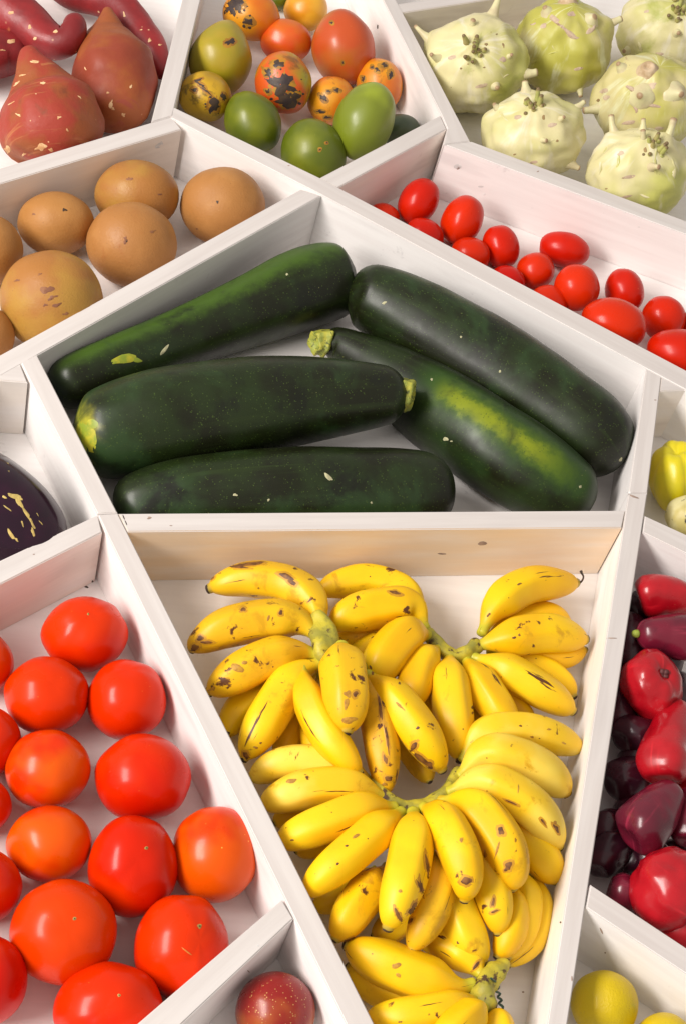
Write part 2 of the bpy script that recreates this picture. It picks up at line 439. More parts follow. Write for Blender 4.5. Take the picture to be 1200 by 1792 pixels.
for i, (x, y, w, h, a, lab, lo, la, om) in enumerate(toms):
    pole = [(.25,.65,.7),(.35,.35,.85),(.1,.8,.5),(.3,.4,.8),(.2,.7,.6),(.15,.55,.8),(.5,.1,-.6),(.25,.35,.9),(.95,.3,.1),(.22,.27,.93),(.42,.36,.8),(.05,.28,.9),(.2,.5,.8),(.2,.5,.8),(.2,.5,.8),(.2,.5,.8)][i]
    o, fr = blob('tomato', x, y, w, h, M_tomo if om else M_tom, a, pole, lobes=lo, lamp=la * TL, lump=.022, lfreq=1.3, dim=(.05, .14), seed=i * 1.7 + .4)
    tag(o, lab, 'tomato', GT)
    for (k, sx, sy, sw) in ((9,131,1608,6),(10,350,1621,8),(11,209,1742,6),(7,257,1484,6),(0,155,1075,4)):
        if k == i: patch(o, sx, sy, sw, sw, 20, M_bscar, 'blossom_scar', i); patch(o, sx, sy, sw * .4, sw * .4, 0, M_dark, 'blossom_scar', i, lift=.0008)
    if i == 10: patch(o, 326, 1664, 22, 3, -38, M_crack, 'crack', 3)

# ------------------------------------------------------------------ plum tomatoes
M_rom = skin('plum_tomato_skin', (.46, .001, .001), (.54, .006, .001), scale=12, rough=.30, coat=.15, spec=.18, hue=((.70, .04, .002), .6),
             ends=[((.25, .3, .03), .02, .01)], fleck=[((.85, .3, .1), 120, .03, .06)], bump=.04, bscale=60)
GR = 'plum tomatoes in the upper right compartment'
roms = [(732,353,67,88,-32,0,'plum tomato leaning in the far left corner, highest of all'),
 (808,386,71,92,-28,0,'orange tinted plum tomato, second from the far left corner'),
 (875,432,64,78,18,0,'plum tomato standing third along the back row from the left corner'),
 (986,437,92,62,-12,.0,'plum tomato lying on its side alone against the pink wall'),
 (936,474,68,64,15,0,'plum tomato in front of and left of the one lying sideways'),
 (1008,504,80,84,8,.012,'plum tomato directly below the one lying sideways'),
 (1092,510,68,82,10,0,'upright plum tomato right of centre by the pink wall'),
 (1072,567,120,92,-12,.02,'large wide plum tomato in front row against the white board'),
 (1160,557,76,80,8,0,'plum tomato at the right, behind the two large front ones'),
 (1192,622,130,90,-10,.018,'large plum tomato cut by the right picture edge'),
 (822,446,72,62,-15,-.0,'plum tomato in the front row half hidden by the board, below the orange tinted one'),
 (742,412,72,58,-30,0,'plum tomato mostly hidden behind the board below the highest one'),
 (672,378,56,44,-20,0,'sliver of plum tomato at the leftmost corner of the board'),
 (886,494,66,58,-20,0,'plum tomato half hidden by the board below the third of the back row'),
 (958,532,70,66,-20,0,'darker plum tomato half hidden by the board left of the large wide one'),
 (1212,572,50,60,0,0,'sliver of plum tomato at the right picture edge above the large cut one')]
for i, (x, y, w, h, a, lift, lab) in enumerate(roms):
    o, fr = blob('plum_tomato', x, y, w, h, M_rom, a, (.1, .97, .15) if h >= w else (.97, .1, .1), lobes=3, lamp=.015, lump=.03, lfreq=1.2, dim=(.03, .06),
                 seed=i * 2.3, lift=lift, nu=32, nv=22)
    tag(o, lab, 'plum tomato', GR)

# ------------------------------------------------------------------ brown round fruits
M_brn = skin('brown_fruit_skin', (.42, .19, .066), (.35, .145, .048), scale=16, rough=.5, spec=.35, hue=((.48, .23, .04), .4),
             blot=[((.34, .12, .03), 20, .58, .78)], fleck=[((.28, .12, .04), 210, .06, .16), ((.55, .30, .12), 150, .03, .10)], bump=.25, bscale=340)
M_brny = skin('golden_brown_fruit_skin', (.42, .225, .042), (.37, .155, .036), scale=12, rough=.48, spec=.35,
             blot=[((.36, .14, .03), 20, .58, .78)], fleck=[((.28, .12, .04), 210, .06, .16), ((.55, .30, .12), 150, .03, .10)], bump=.25, bscale=340)
M_bst = plain('brown_blemish', (.27, .11, .045), c2=(.20, .075, .035))
GB = 'round brown fruits in the left compartment'
for i, (x, y, w, h, pole, m, lab) in enumerate([
 (98,391,134,110,(.25,.62,.7),M_brn,'round brown fruit with dark dot near its top, left of the golden one'),
 (240,342,147,122,(-.15,.6,.75),M_brny,'golden brown fruit at the back below the corner of the boards'),
 (390,361,149,136,(-.05,.05,1),M_brn,'evenly brown fruit with a central black dot, alone in the right corner'),
 (231,428,158,147,(-.1,.1,1),M_brn,'brown fruit with pale patch in front of the golden one'),
 (91,526,180,176,(-.2,.9,.2),M_brny,'largest brown fruit with purple brown blotches, in front'),
 (-26,438,134,130,(-.3,.6,.7),M_brn,'brown fruit cut by the left picture edge, behind the largest one'),
 (-36,588,124,114,(-.3,.6,.7),M_brn,'brown fruit cut by the left picture edge, lowest at the white board')]):
    o, fr = blob('brown_fruit', x, y, w, h, m, 0, pole, lump=.02, dim=(.02, .03), seed=i * 3.3)
    tag(o, lab, 'brown fruit', GB)
    for (k, sx, sy, sw, sh, m_) in ((0,114,367,7,6,M_dark),(1,226,313,10,6,M_bst),(2,381,353,5,5,M_dark),(3,220,420,9,13,M_bst),(3,222,422,4,5,M_dark),(4,84,506,22,18,M_bst),(4,92,520,16,9,M_bst),(4,70,480,8,5,M_bst),(4,100,535,20,7,M_bst),(4,80,533,9,5,M_bst),(4,32,490,12,4,M_bst),(4,115,549,14,5,M_bst),(0,60,375,6,4,M_bst),(1,280,340,6,3,M_bst),(3,268,405,12,5,M_bst),(2,345,400,5,3,M_bst)):
        if k == i: patch(o, sx, sy, sw * .85, sh * .85, 15, m_, 'blemish', sx, rag=.9, n=18)

# ------------------------------------------------------------------ sweet potatoes
cream = (.75, .48, .27)
M_sp = skin('sweet_potato_skin', (.33, .040, .022), (.30, .075, .020), scale=18, rough=.55, spec=.4, fleck=[(cream, 60, .03, .09)],
            streak=((.42, .14, .05), 3, 26, .58, .7), blot=[((.20, .05, .02), 30, .56, .76)], bump=.4, bscale=130)
M_spo = skin('orange_sweet_potato_skin', (.32, .085, .022), (.27, .048, .022), scale=14, rough=.55, spec=.35, fleck=[(cream, 46, .03, .09)],
            streak=((.30, .06, .035), 3, 20, .6, .72), bump=.25, bscale=130)
M_spp = skin('purple_sweet_potato_skin', (.27, .016, .018), (.19, .012, .014), scale=20, rough=.45, spec=.45, fleck=[(cream, 52, .04, .12)],
            blot=[((.40, .10, .04), 34, .64, .72)], bump=.3, bscale=130)
M_cream = skin('scratched_flesh', (.78, .52, .28), (.60, .32, .14), scale=120, rough=.7, bump=.4, bscale=300)
GS = 'sweet potatoes in the upper left corner'
SP = [([(50,83,12,.105),(55,104,25,.100),(65,130,43,.090),(76,165,69,.075),(86,205,88,None),(94,245,84,None),(98,290,50,.045)],M_sp,1,'big pink red sweet potato with cream scratches and a tapering top, in front'),
 ([(188,14,6,.075),(190,36,20,.07),(191,64,40,.06),(194,98,60,.055),(199,136,75,None),(201,174,66,None),(198,217,36,.045)],M_spo,1,'orange brown teardrop shaped sweet potato with pointed tip, right of the big one'),
 ([(-70,-15,32,.06),(0,16,47,.062),(48,46,44,.062),(90,72,33,.065),(120,70,27,.075),(130,46,23,.085),(120,28,17,.09)],M_spp,2,'red sweet potato with a curled hooked end lying on top at the back'),
 ([(-70,120,40,.045),(-10,95,42,.04),(30,92,34,.04),(50,90,16,.04)],M_spp,3,'dark purple sweet potato cut by the left edge under the hooked one'),
 ([(60,-60,20,.04),(120,-20,32,.04),(190,0,34,.045),(235,40,30,.045),(268,90,26,.04),(288,135,12,.035)],M_spp,4,'long thin dark red sweet potato lying along the back wall')]
for si, (pts, m, s, lab) in enumerate(SP):
    me, org = tube('sweet_potato', P4(pts), nseg=40, nring=54, cap=(.9, .9), lump=(.09, 22), seed=s)
    o = tag(link('sweet_potato', me, m, None, org), lab, 'sweet potato', GS)
    for (k, x, y, w, h, a) in ((0,62,107,26,6,-8),(0,30,146,18,6,40),(0,76,145,9,8,30),(0,40,132,14,4,20),(0,33,201,10,5,-30),(0,14,265,12,24,25),(0,71,258,18,12,10),(0,90,262,12,9,0),(0,42,270,8,7,0),(0,104,205,8,6,30),(0,118,228,5,8,0),(0,60,290,10,4,10),(0,140,170,8,3,-40),(0,22,180,12,3,30),
      (1,194,184,5,20,-20),(1,189,162,8,4,10),(1,230,152,6,10,30),(1,217,201,7,6,0),(1,150,120,7,3,-50),(1,198,190,5,8,40),(2,20,22,9,6,0),(2,62,66,10,7,0),(2,98,55,8,5,30),(2,52,48,6,9,0),(3,20,72,13,8,0),(3,5,88,9,5,0),(4,218,25,5,12,10),(4,262,70,6,8,0),(4,282,78,7,5,0),(4,248,52,5,4,0)):
        if k == si: patch(o, x, y, w * .85, h * .75, a, M_cream, 'scratch', x, rag=.85, n=16)

# ------------------------------------------------------------------ mangoes
blk = (.025, .018, .02)
def mango_mat(n, a, b, blots=None, sc_=14, flk=None, lo=.4, hi=.6, ends=(), side=None):
    return skin(n, a, b, scale=sc_, lo=lo, hi=hi, rough=.4, blot=blots, fleck=flk or [((.5, .4, .1), 150, .02, .06)], bump=.08, bscale=150, ends=ends, side=side, coat=.1)
OR, YO, RD, YG, GN, DG = (.62, .14, .006), (.68, .28, .008), (.56, .05, .008), (.33, .27, .012), (.20, .22, .006), (.10, .13, .005)
MM = {'orange_black': mango_mat('orange_mango_black', OR, YO, [((.40, .12, .01), 24, .58, .7)], 10),
      'yellow': mango_mat('yellow_mango', YO, (.8, .42, .03)), 'redorange': mango_mat('red_orange_mango', (.66, .07, .008), OR),
      'tallred': mango_mat('red_flushed_mango', (.50, .07, .010), (.42, .14, .012), [(blk, 60, .72, .76)], 9),
      'olive': mango_mat('olive_mango', YG, (.40, .28, .02), [((.12, .12, .05), 30, .69, .74)], 12),
      'yellow_black': mango_mat('yellow_mango_black', (.56, .33, .010), (.36, .21, .012), [((.20, .12, .01), 34, .54, .66)], 14),
      'multi': mango_mat('green_red_mango_black', (.36, .32, .012), (.62, .09, .010), [((.25, .09, .01), 26, .56, .68)], 8, lo=.44, hi=.56),
      'spots': mango_mat('orange_mango_spots', YO, OR, [((.40, .14, .01), 40, .58, .68)], 14), 'green': mango_mat('green_mango', DG, GN, None, 10),
      'bright': mango_mat('bright_green_mango', (.28, .34, .02), (.17, .21, .012), None, 10), 'dark': mango_mat('dark_green_mango', (.05, .07, .04), (.06, .09, .04))}
M_halo = skin('brown_blemish_edge', (.30, .13, .012), (.42, .20, .015), scale=90, rough=.5, bump=.2)
M_blk = skin('black_blemish', (.035, .022, .022), (.06, .035, .02), scale=80, rough=.5, bump=.3)
GM = 'mangoes in the top compartment'
for i, (x, y, w, h, a, k, lift, sl, lab) in enumerate([
 (440,28,102,84,-15,'orange_black',.01,0,'orange mango with black patch on its left side, top left of the heap'),
 (535,18,76,74,0,'yellow',0,0,'small plain yellow orange mango cut by the top picture edge'),
 (501,72,90,76,-5,'redorange',.0,0,'plain red orange round mango in the middle of the upper row'),
 (601,84,110,134,10,'tallred',.0,.1,'tall orange red mango, biggest of the red ones'),
 (388,100,108,134,-14,'olive',0,.25,'olive yellow mango narrowing to the top, leftmost of the large ones'),
 (360,169,92,86,-10,'yellow_black',.01,0,'round yellow mango with branching black stain at the left corner'),
 (496,146,99,110,8,'multi',.012,0,'mango half green half red with large black blotches in the middle'),
 (580,177,84,86,0,'spots',0,0,'orange mango with small black spots left of the bright green one'),
 (664,148,80,92,14,'spots',0,0,'yellow brown speckled mango behind the bright green one'),
 (637,213,104,140,-24,'bright',.03,0,'bright green oval mango lying on top at the right'),
 (442,214,96,116,28,'green',0,.08,'dark green mango half under the black stained ones at the left board'),
 (548,268,112,124,30,'green',0,.08,'dark green mango at the front corner of the boards'),
 (700,228,70,56,0,'dark',0,0,'dark grey green mango in shadow right of the bright green one'),
 (488,-4,40,44,0,'green',0,0,'sliver of green mango at the top picture edge')]):
    o, fr = blob('mango', x, y, w, h, MM[k], a, (.1, .95, .25), lump=.045, lfreq=1.1, dim=(.02, .04), seed=i * 1.9, lift=lift)
    if sl:                                                       # narrower towards the stem end
        p, A, B, C = fr; bl = B.length; bn = B.normalized()
        for v in o.data.vertices:
            t = v.co.dot(bn) / bl; al = v.co - bn * v.co.dot(bn)
            v.co = bn * v.co.dot(bn) + al * (1 - sl * max(0, t) ** 1.3 * 1.6 + sl * .15)
    tag(o, lab, 'mango', GM)
    for (k, x, y, w, h, a) in ((0,402,12,46,40,20),(0,436,38,18,15,0),(0,418,8,22,18,0),(6,496,150,48,40,-20),(6,500,180,38,22,0),(6,486,112,17,12,0),(6,470,128,14,12,30),(6,515,170,24,18,0),(6,470,160,10,8,0),(6,466,124,14,4,-40),(5,376,184,22,22,0),(5,352,148,22,6,-30),(5,362,160,26,4,-40),(5,340,158,10,7,0),(5,348,140,20,3,20),(5,392,170,8,14,10),
      (7,566,172,14,8,-40),(7,575,160,8,6,0),(7,560,195,12,6,0),(7,572,205,10,6,0),(7,590,158,10,6,0),(8,672,114,14,8,0),(8,660,122,8,8,0),(8,682,132,8,12,0),(8,636,138,9,9,0),(8,650,118,6,5,0),(4,403,74,18,8,25),(4,408,72,9,9,0),(3,580,40,5,4,0),(3,600,110,4,5,0),(11,572,250,4,3,0),(11,560,262,4,3,0)):
        if k == i:
            patch(o, x, y, w * 1.35 + 3, h * 1.35 + 3, a, M_halo, 'blemish', x + y, rag=.42, lift=.0002); patch(o, x, y, w * .9, h * .9, a, M_blk, 'blemish', x + y, rag=.75, lift=.0005, n=26)
            if w * h > 250:
                rb = random.Random(x)
                for q in range(5):
                    aq = rb.uniform(0, 6.28); sq = rb.uniform(2.5, 6); patch(o, x + math.cos(aq) * w * .72, y + math.sin(aq) * h * .72, sq, sq * .8, 0, M_blk, 'blemish', x + q, rag=.4)

# ------------------------------------------------------------------ kohlrabi
M_koh = skin('kohlrabi_skin', (.68, .62, .34), (.50, .50, .13), scale=9, lo=.42, hi=.70, rough=.42, spec=.4, streak=((.74, .69, .50), 16, 2.6, .5, .68),
             blot=[((.42, .30, .15), 38, .70, .76), ((.40, .42, .10), 12, .56, .72)], fleck=[((.35, .26, .12), 70, .03, .08)], bump=.18, bscale=90)
M_kohy = skin('yellow_kohlrabi_skin', (.62, .55, .27), (.46, .44, .08), scale=11, lo=.38, hi=.62, rough=.42, spec=.4, streak=((.70, .70, .44), 20, 2.2, .52, .7),
             blot=[((.42, .30, .15), 34, .68, .75)], fleck=[((.35, .26, .12), 70, .03, .08)], bump=.18, bscale=90)
M_stub = skin('leaf_stub_skin', (.64, .60, .34), (.58, .50, .30), scale=40, rough=.5, ends=[((.38, .25, .14), .86, .96)], bump=.3, bscale=160)
M_sprout = skin('sprout_skin', (.40, .42, .12), (.42, .36, .14), scale=60, rough=.5, ends=[((.18, .12, .05), .7, .95)], bump=.3, bscale=200)
M_scar = skin('scar_skin', (.60, .46, .30), (.46, .32, .18), scale=60, rough=.6, bump=.5, bscale=200)
GK = 'pale green kohlrabi in the upper right compartment'
# stubs: (dx, dy, length in radii, out-direction x, y, z, base radius, tip radius)
KO = [
 (831,114,186,166,(-.1,.15,1),M_koh,'kohlrabi with long stub reaching the back board, far left',
   [(.28,.93,.55,.35,.95,0,.15,.06),(-.86,.5,.38,-.7,.7,0,.13,.05),(-.12,.55,.16,.1,.6,.8,.08,.07),(-.75,-.05,.2,-.5,.2,.7,.09,.05),(.88,-.28,.24,1,.1,.1,.14,.10),(.55,-.05,.1,.3,.1,.9,.06,.05),(.30,-.62,.16,.2,-.4,.8,.12,.05)],'sprout',(-.06,.05)),
 (984,82,174,160,(.1,.55,.8),M_kohy,'yellow green kohlrabi with torn pink scars at the back, second from left',
   [(.84,.36,.30,.9,.4,0,.13,.09),(.28,-.92,.22,.15,-1,0,.14,.05),(-.4,.55,.12,-.5,.4,.7,.16,.06),(.45,.35,.12,.5,.2,.8,.20,.08)],'disc',(.02,.75)),
 (1162,52,168,146,(.1,.35,.9),M_koh,'kohlrabi cut by the top right corner of the picture',
   [(-.8,-.55,.12,-.6,-.3,.5,.1,.06),(.1,-.35,.1,0,-.4,.9,.1,.06)],'sprout',(.1,.15)),
 (1130,180,188,168,(.1,.5,.85),M_kohy,'squat kohlrabi with big torn leaf scars at the right',
   [(-.98,-.2,.26,-1,-.1,0,.12,.09),(-.55,.55,.14,-.5,.3,.6,.14,.06),(-.25,-.10,.14,-.4,-.2,.8,.22,.07),(.4,-.05,.14,.4,-.4,.8,.22,.06)],'disc',(-.12,.42)),
 (930,240,180,150,(-.05,.45,.9),M_koh,'kohlrabi with fresh green sprout against the lower white board, smallest',
   [(.78,.55,.26,.8,.7,0,.14,.07),(-.15,.92,.22,-.1,1,.1,.15,.09),(.8,-.75,.2,.9,-.5,0,.14,.08),(-.7,.55,.12,-.5,.6,.5,.1,.05),(.1,-.3,.14,.5,-.2,.8,.08,.06),(.45,.2,.12,.4,.1,.9,.08,.05),(-.35,-.78,.1,-.2,-.8,.5,.1,.06)],'green',(0,.45)),
 (1116,305,182,158,(0,.5,.85),M_koh,'ribbed kohlrabi with several cut stalks at the lower white board, frontmost',
   [(-.5,.82,.36,-.15,1,.1,.13,.08),(.42,.6,.42,.25,.9,.4,.12,.10),(-.05,.5,.25,-.1,.8,.5,.1,.08),(.1,-.05,.2,.5,-.2,.8,.1,.07),(-.8,-.55,.1,-.6,-.5,.5,.08,.05),(.0,.85,.2,0,1,.2,.1,.07)],'sprout',(.15,.3))]
for i, (x, y, w, h, pole, m, lab, stubs, mid, mp_) in enumerate(KO):
    o, fr = blob('kohlrabi', x, y, w, h, m, 0, pole, lobes=7, lamp=.022, lump=.075, lfreq=2.6, dim=(-.02, .1), seed=i * 4.1, nu=64, nv=44,
                 bumps=[(s[0], s[1], .10 if s[2] > .2 else .015, .20) for s in stubs] + [(-.3, -.2, -.04, .3), (.35, -.35, .04, .25), (.1, .6, .04, .35)])
    tag(o, lab, 'kohlrabi', GK)
    p0, A, B, C = fr; R0 = A.length
    for (dx, dy, ln, ox, oy, oz, r0, r1) in stubs:
        L2 = math.hypot(dx, dy); k = 1 if L2 < 1 else .97 / L2
        b0, n = on(fr, dx * k, dy * k, .92); d = (RT * ox + UPV * oy + BK * oz).normalized()
        e = b0 + n * R0 * .10 + d * R0 * ln; mid_ = b0 + n * R0 * .12 + d * R0 * ln * .4
        a3 = [tuple(b0 - n * R0 * .06) + (r0 * R0 * 1.7,), tuple(b0 + n * R0 * .06) + (r0 * R0 * .95,), tuple(mid_) + ((r0 + r1) / 2 * R0 * .62,), tuple(e) + (r1 * R0 * .72,)]
        me, org = tube('leaf_stub', a3, nseg=14, nring=16, cap=(.3, .5), lump=(.15, 60), seed=i + dx)
        s = link('leaf_stub', me, M_stub, o, org - p0)
    b0, n = on(fr, mp_[0], mp_[1], 1.0)
    if mid == 'disc':
        a3 = [tuple(b0 - n * R0 * .05) + (.24 * R0,), tuple(b0 + n * R0 * .05) + (.17 * R0,), tuple(b0 + n * R0 * .13) + (.12 * R0,), tuple(b0 + n * R0 * .16) + (.10 * R0,)]
        me, org = tube('crown_scar', a3, nseg=20, nring=16, cap=(.2, .4), lump=(.08, 60), seed=i, dimple=.5); link('crown_scar', me, M_scar, o, org - p0)
    else:
        rg = random.Random(i + 3)
        for k in range(11 if mid != 'green' else 13):
            an = rg.uniform(0, 6.28); rd = rg.uniform(.02, .26); off = (A * math.cos(an) + B * math.sin(an)) * rd
            d = (n + (RT * math.cos(an) + UPV * math.sin(an)) * rg.uniform(.1, .8) + UPV * .2).normalized(); ln = rg.uniform(.06, .26) * R0 * (1.3 if mid == 'green' else 1)
            s0 = b0 + off - n * R0 * .03
            a3 = [tuple(s0) + (.06 * R0,), tuple(s0 + d * ln * .5) + (.045 * R0,), tuple(s0 + d * ln) + (.035 * R0,)]
            me, org = tube('sprout', a3, nseg=8, nring=9, cap=(.5, .9), lump=(.2, 90), seed=k); link('sprout', me, M_sprout, o, org - p0)

# ------------------------------------------------------------------ courgettes
zd, zg = (.0075, .0095, .002), (.012, .022, .004)
def zmat(n, side=None, ends=(), hue=None):
    return skin(n, zd, zg, scale=16, rough=.40, spec=.33, fleck=[((.045, .075, .012), 330, .10, .30), ((.05, .085, .015), 200, .06, .2), ((.26, .26, .08), 85, .02, .05)],
                streak=((.016, .028, .005), 14, .9, .5, .7), blot=[((.020, .045, .012), 7, .5, .66), ((.006, .008, .003), 11, .56, .7), ((.30, .34, .12), 48, .765, .79)], side=side, ends=ends, bump=.06, bscale=60, coat=.04)
GZ = 'large dark green courgettes in the central compartment'
M_cut = skin('cut_stem_skin', (.42, .40, .05), (.30, .34, .06), scale=120, rough=.6, blot=[((.12, .14, .03), 160, .55, .62)], bump=.5, bscale=260)
def five(th, v): return 1 + .012 * math.cos(5 * th) + .01 * math.cos(2 * th + 1)
ZU = [
 ([(93,684,40,.045),(140,664,48,.043),(220,633,52,.042),(320,592,54,None),(430,548,62,None),(530,506,71,None),(590,490,66,None),(624,486,46,.05)],
   zmat('courgette_pale_back', side=((.045, .095, .006), .93, .09, .05, .95), ends=[((.012,.02,.015), .02, 0)]), 'dark green courgette with lighter green back and yellow mark, along the upper left board'),
 ([(128,768,58,.052),(165,762,76,.056),(240,746,90,.062),(340,728,92,.068),(450,710,86,.074),(560,697,72,.080),(650,692,58,.084),(712,690,44,.086)],
   zmat('courgette_yellow_end', ends=[((.45, .42, .03), .075, .02)]), 'dark green courgette lying on top with yellow green patch at its left end'),
 ([(203,905,44,None),(250,888,64,None),(350,872,76,None),(480,864,80,None),(620,860,79,None),(720,860,74,None),(784,862,58,None)],
   zmat('courgette_plain'), 'plain dark green courgette half hidden behind the front board, with pale scratch'),
 ([(608,505,42,.066),(650,520,60,.064),(740,568,74,.062),(850,634,80,.060),(950,700,80,.058),(1030,760,76,.055),(1088,812,54,.052)],
   zmat('courgette_black_green'), 'glossy blackish green courgette at the right with broad grey sheen, biggest'),
 ([(566,598,24,.036),(600,607,34,.034),(680,655,56,.036),(760,712,74,.038),(860,780,79,None),(950,838,74,None),(1034,888,54,None)],
   zmat('courgette_stripe', side=[((.022, .058, .006), .04, .11, .34, .95), ((.075, .125, .007), .05, .05, .44, .86), ((.20, .24, .009), .055, .014, .48, .78)]), 'dark green courgette with long yellow green stripe, under the glossy one')]
ZO = []
for i, (pts, m, lab) in enumerate(ZU):
    me, org = tube('courgette', P4(pts), nseg=40, nring=56, cap=(.85, .85), section=five, lump=(.025, 14), seed=i + 1)
    o = tag(link('courgette', me, m, None, org), lab, 'courgette', GZ); ZO.append((o, org))
def stem(k, pts, name='stem_end'):
    o, org = ZO[k]
    me, og = tube(name, P4(pts), nseg=20, nring=14, cap=(.25, .3), section=lambda th, v: 1 + .16 * math.cos(5 * th), lump=(.18, 60), seed=k, dimple=.6)
    link(name, me, M_cut, o, og - org)
stem(1, [(700,690,36,.088),(712,690,28,.090),(726,692,25,.092)])
stem(4, [(578,602,26,.036),(562,598,20,.038),(546,599,21,.040)])
M_pale = plain('pale_scar', (.50, .48, .28), .7); M_yel = skin('yellow_mark', (.42, .38, .02), (.22, .28, .02), scale=70, rough=.45)
def mark(parent, org, pts, name='scratch', mat=M_pale):
    me, og = tube(name, P4(pts), nseg=6, nring=8, cap=(1, 1)); return link(name, me, mat, parent, og - org)

# ------------------------------------------------------------------ aubergine
M_aub = skin('aubergine_skin', (.016, .003, .012), (.028, .004, .018), scale=16, rough=.16, spec=.35, coat=.12, blot=[((.50, .38, .12), 34, .66, .68)],
             fleck=[((.45, .33, .12), 110, .02, .06)], bump=.04, bscale=40)
me, org = tube('aubergine', P4([(-190,800,60,None),(-120,835,90,None),(-50,880,102,None),(10,920,98,None),(60,952,80,None),(100,975,50,None)]), nseg=40, nring=44, lump=(.03, 12))
tag(link('aubergine', me, M_aub, None, org), 'glossy dark purple aubergine with yellow scratches at the left picture edge', 'aubergine')

# ------------------------------------------------------------------ yellow fruits at the right
M_quince = skin('ribbed_fruit_skin', (.70, .55, .006), (.58, .50, .008), scale=18, rough=.38, coat=.1, blot=[((.30, .24, .06), 40, .68, .74)], fleck=[((.3, .2, .05), 120, .03, .07)], bump=.1)
M_qsp = skin('spotted_fruit_skin', (.62, .56, .28), (.50, .42, .14), scale=24, rough=.45, blot=[(blk, 42, .56, .61)], bump=.15)
M_lem = skin('lemon_skin', (.66, .46, .003), (.58, .42, .003), scale=14, rough=.36, spec=.3, coat=.1, blot=[((.34, .36, .03), 14, .62, .74)], fleck=[((.25, .18, .04), 110, .03, .07)],
             bump=.5, bscale=520)
o, fr = blob('ribbed_fruit', 1182, 834, 92, 128, M_quince, 0, (-.1, .8, .55), lobes=5, lamp=.07, lump=.04, dim=(.25, .1), power=.5, lift=.0)
tag(o, 'ribbed yellow green fruit with folded top beside the right board', 'fruit')
o, fr = blob('spotted_fruit', 1206, 905, 84, 80, M_qsp, 0, (-.3, .6, .7), lobes=4, lamp=.03, lump=.06, lift=.02)
tag(o, 'cream fruit with black spots at the right edge below the ribbed yellow one', 'fruit')
o, fr = blob('lemon', 1057, 1757, 118, 116, M_lem, 0, (-.1, .5, .85), lump=.02, dim=(.03, .03), seed=3)
tag(o, 'round yellow lemon with green tinge in the bottom right compartment', 'lemon', 'lemons in the bottom right compartment')
o, fr = blob('lemon', 1162, 1830, 112, 112, M_lem, 0, (-.1, .5, .85), lump=.03, dim=(.03, .03), seed=8)
tag(o, 'lemon of which only the top shows at the bottom picture edge', 'lemon', 'lemons in the bottom right compartment')
M_pas = skin('passion_fruit_skin', (.24, .012, .010), (.36, .085, .016), scale=16, lo=.42, hi=.66, rough=.32, coat=.2, spec=.3, fleck=[((.55, .30, .10), 300, .10, .24), ((.6, .4, .2), 170, .06, .14), ((.5, .3, .1), 260, .06, .2)],
             blot=[((.22, .20, .04), 16, .62, .74)], bump=.08)
o, fr = blob('passion_fruit', 482, 1770, 140, 136, M_pas, 0, (.1, .7, .6), lump=.015, dim=(.03, .03), seed=2)
tag(o, 'speckled red and green passion fruit in the small triangular compartment', 'passion fruit')

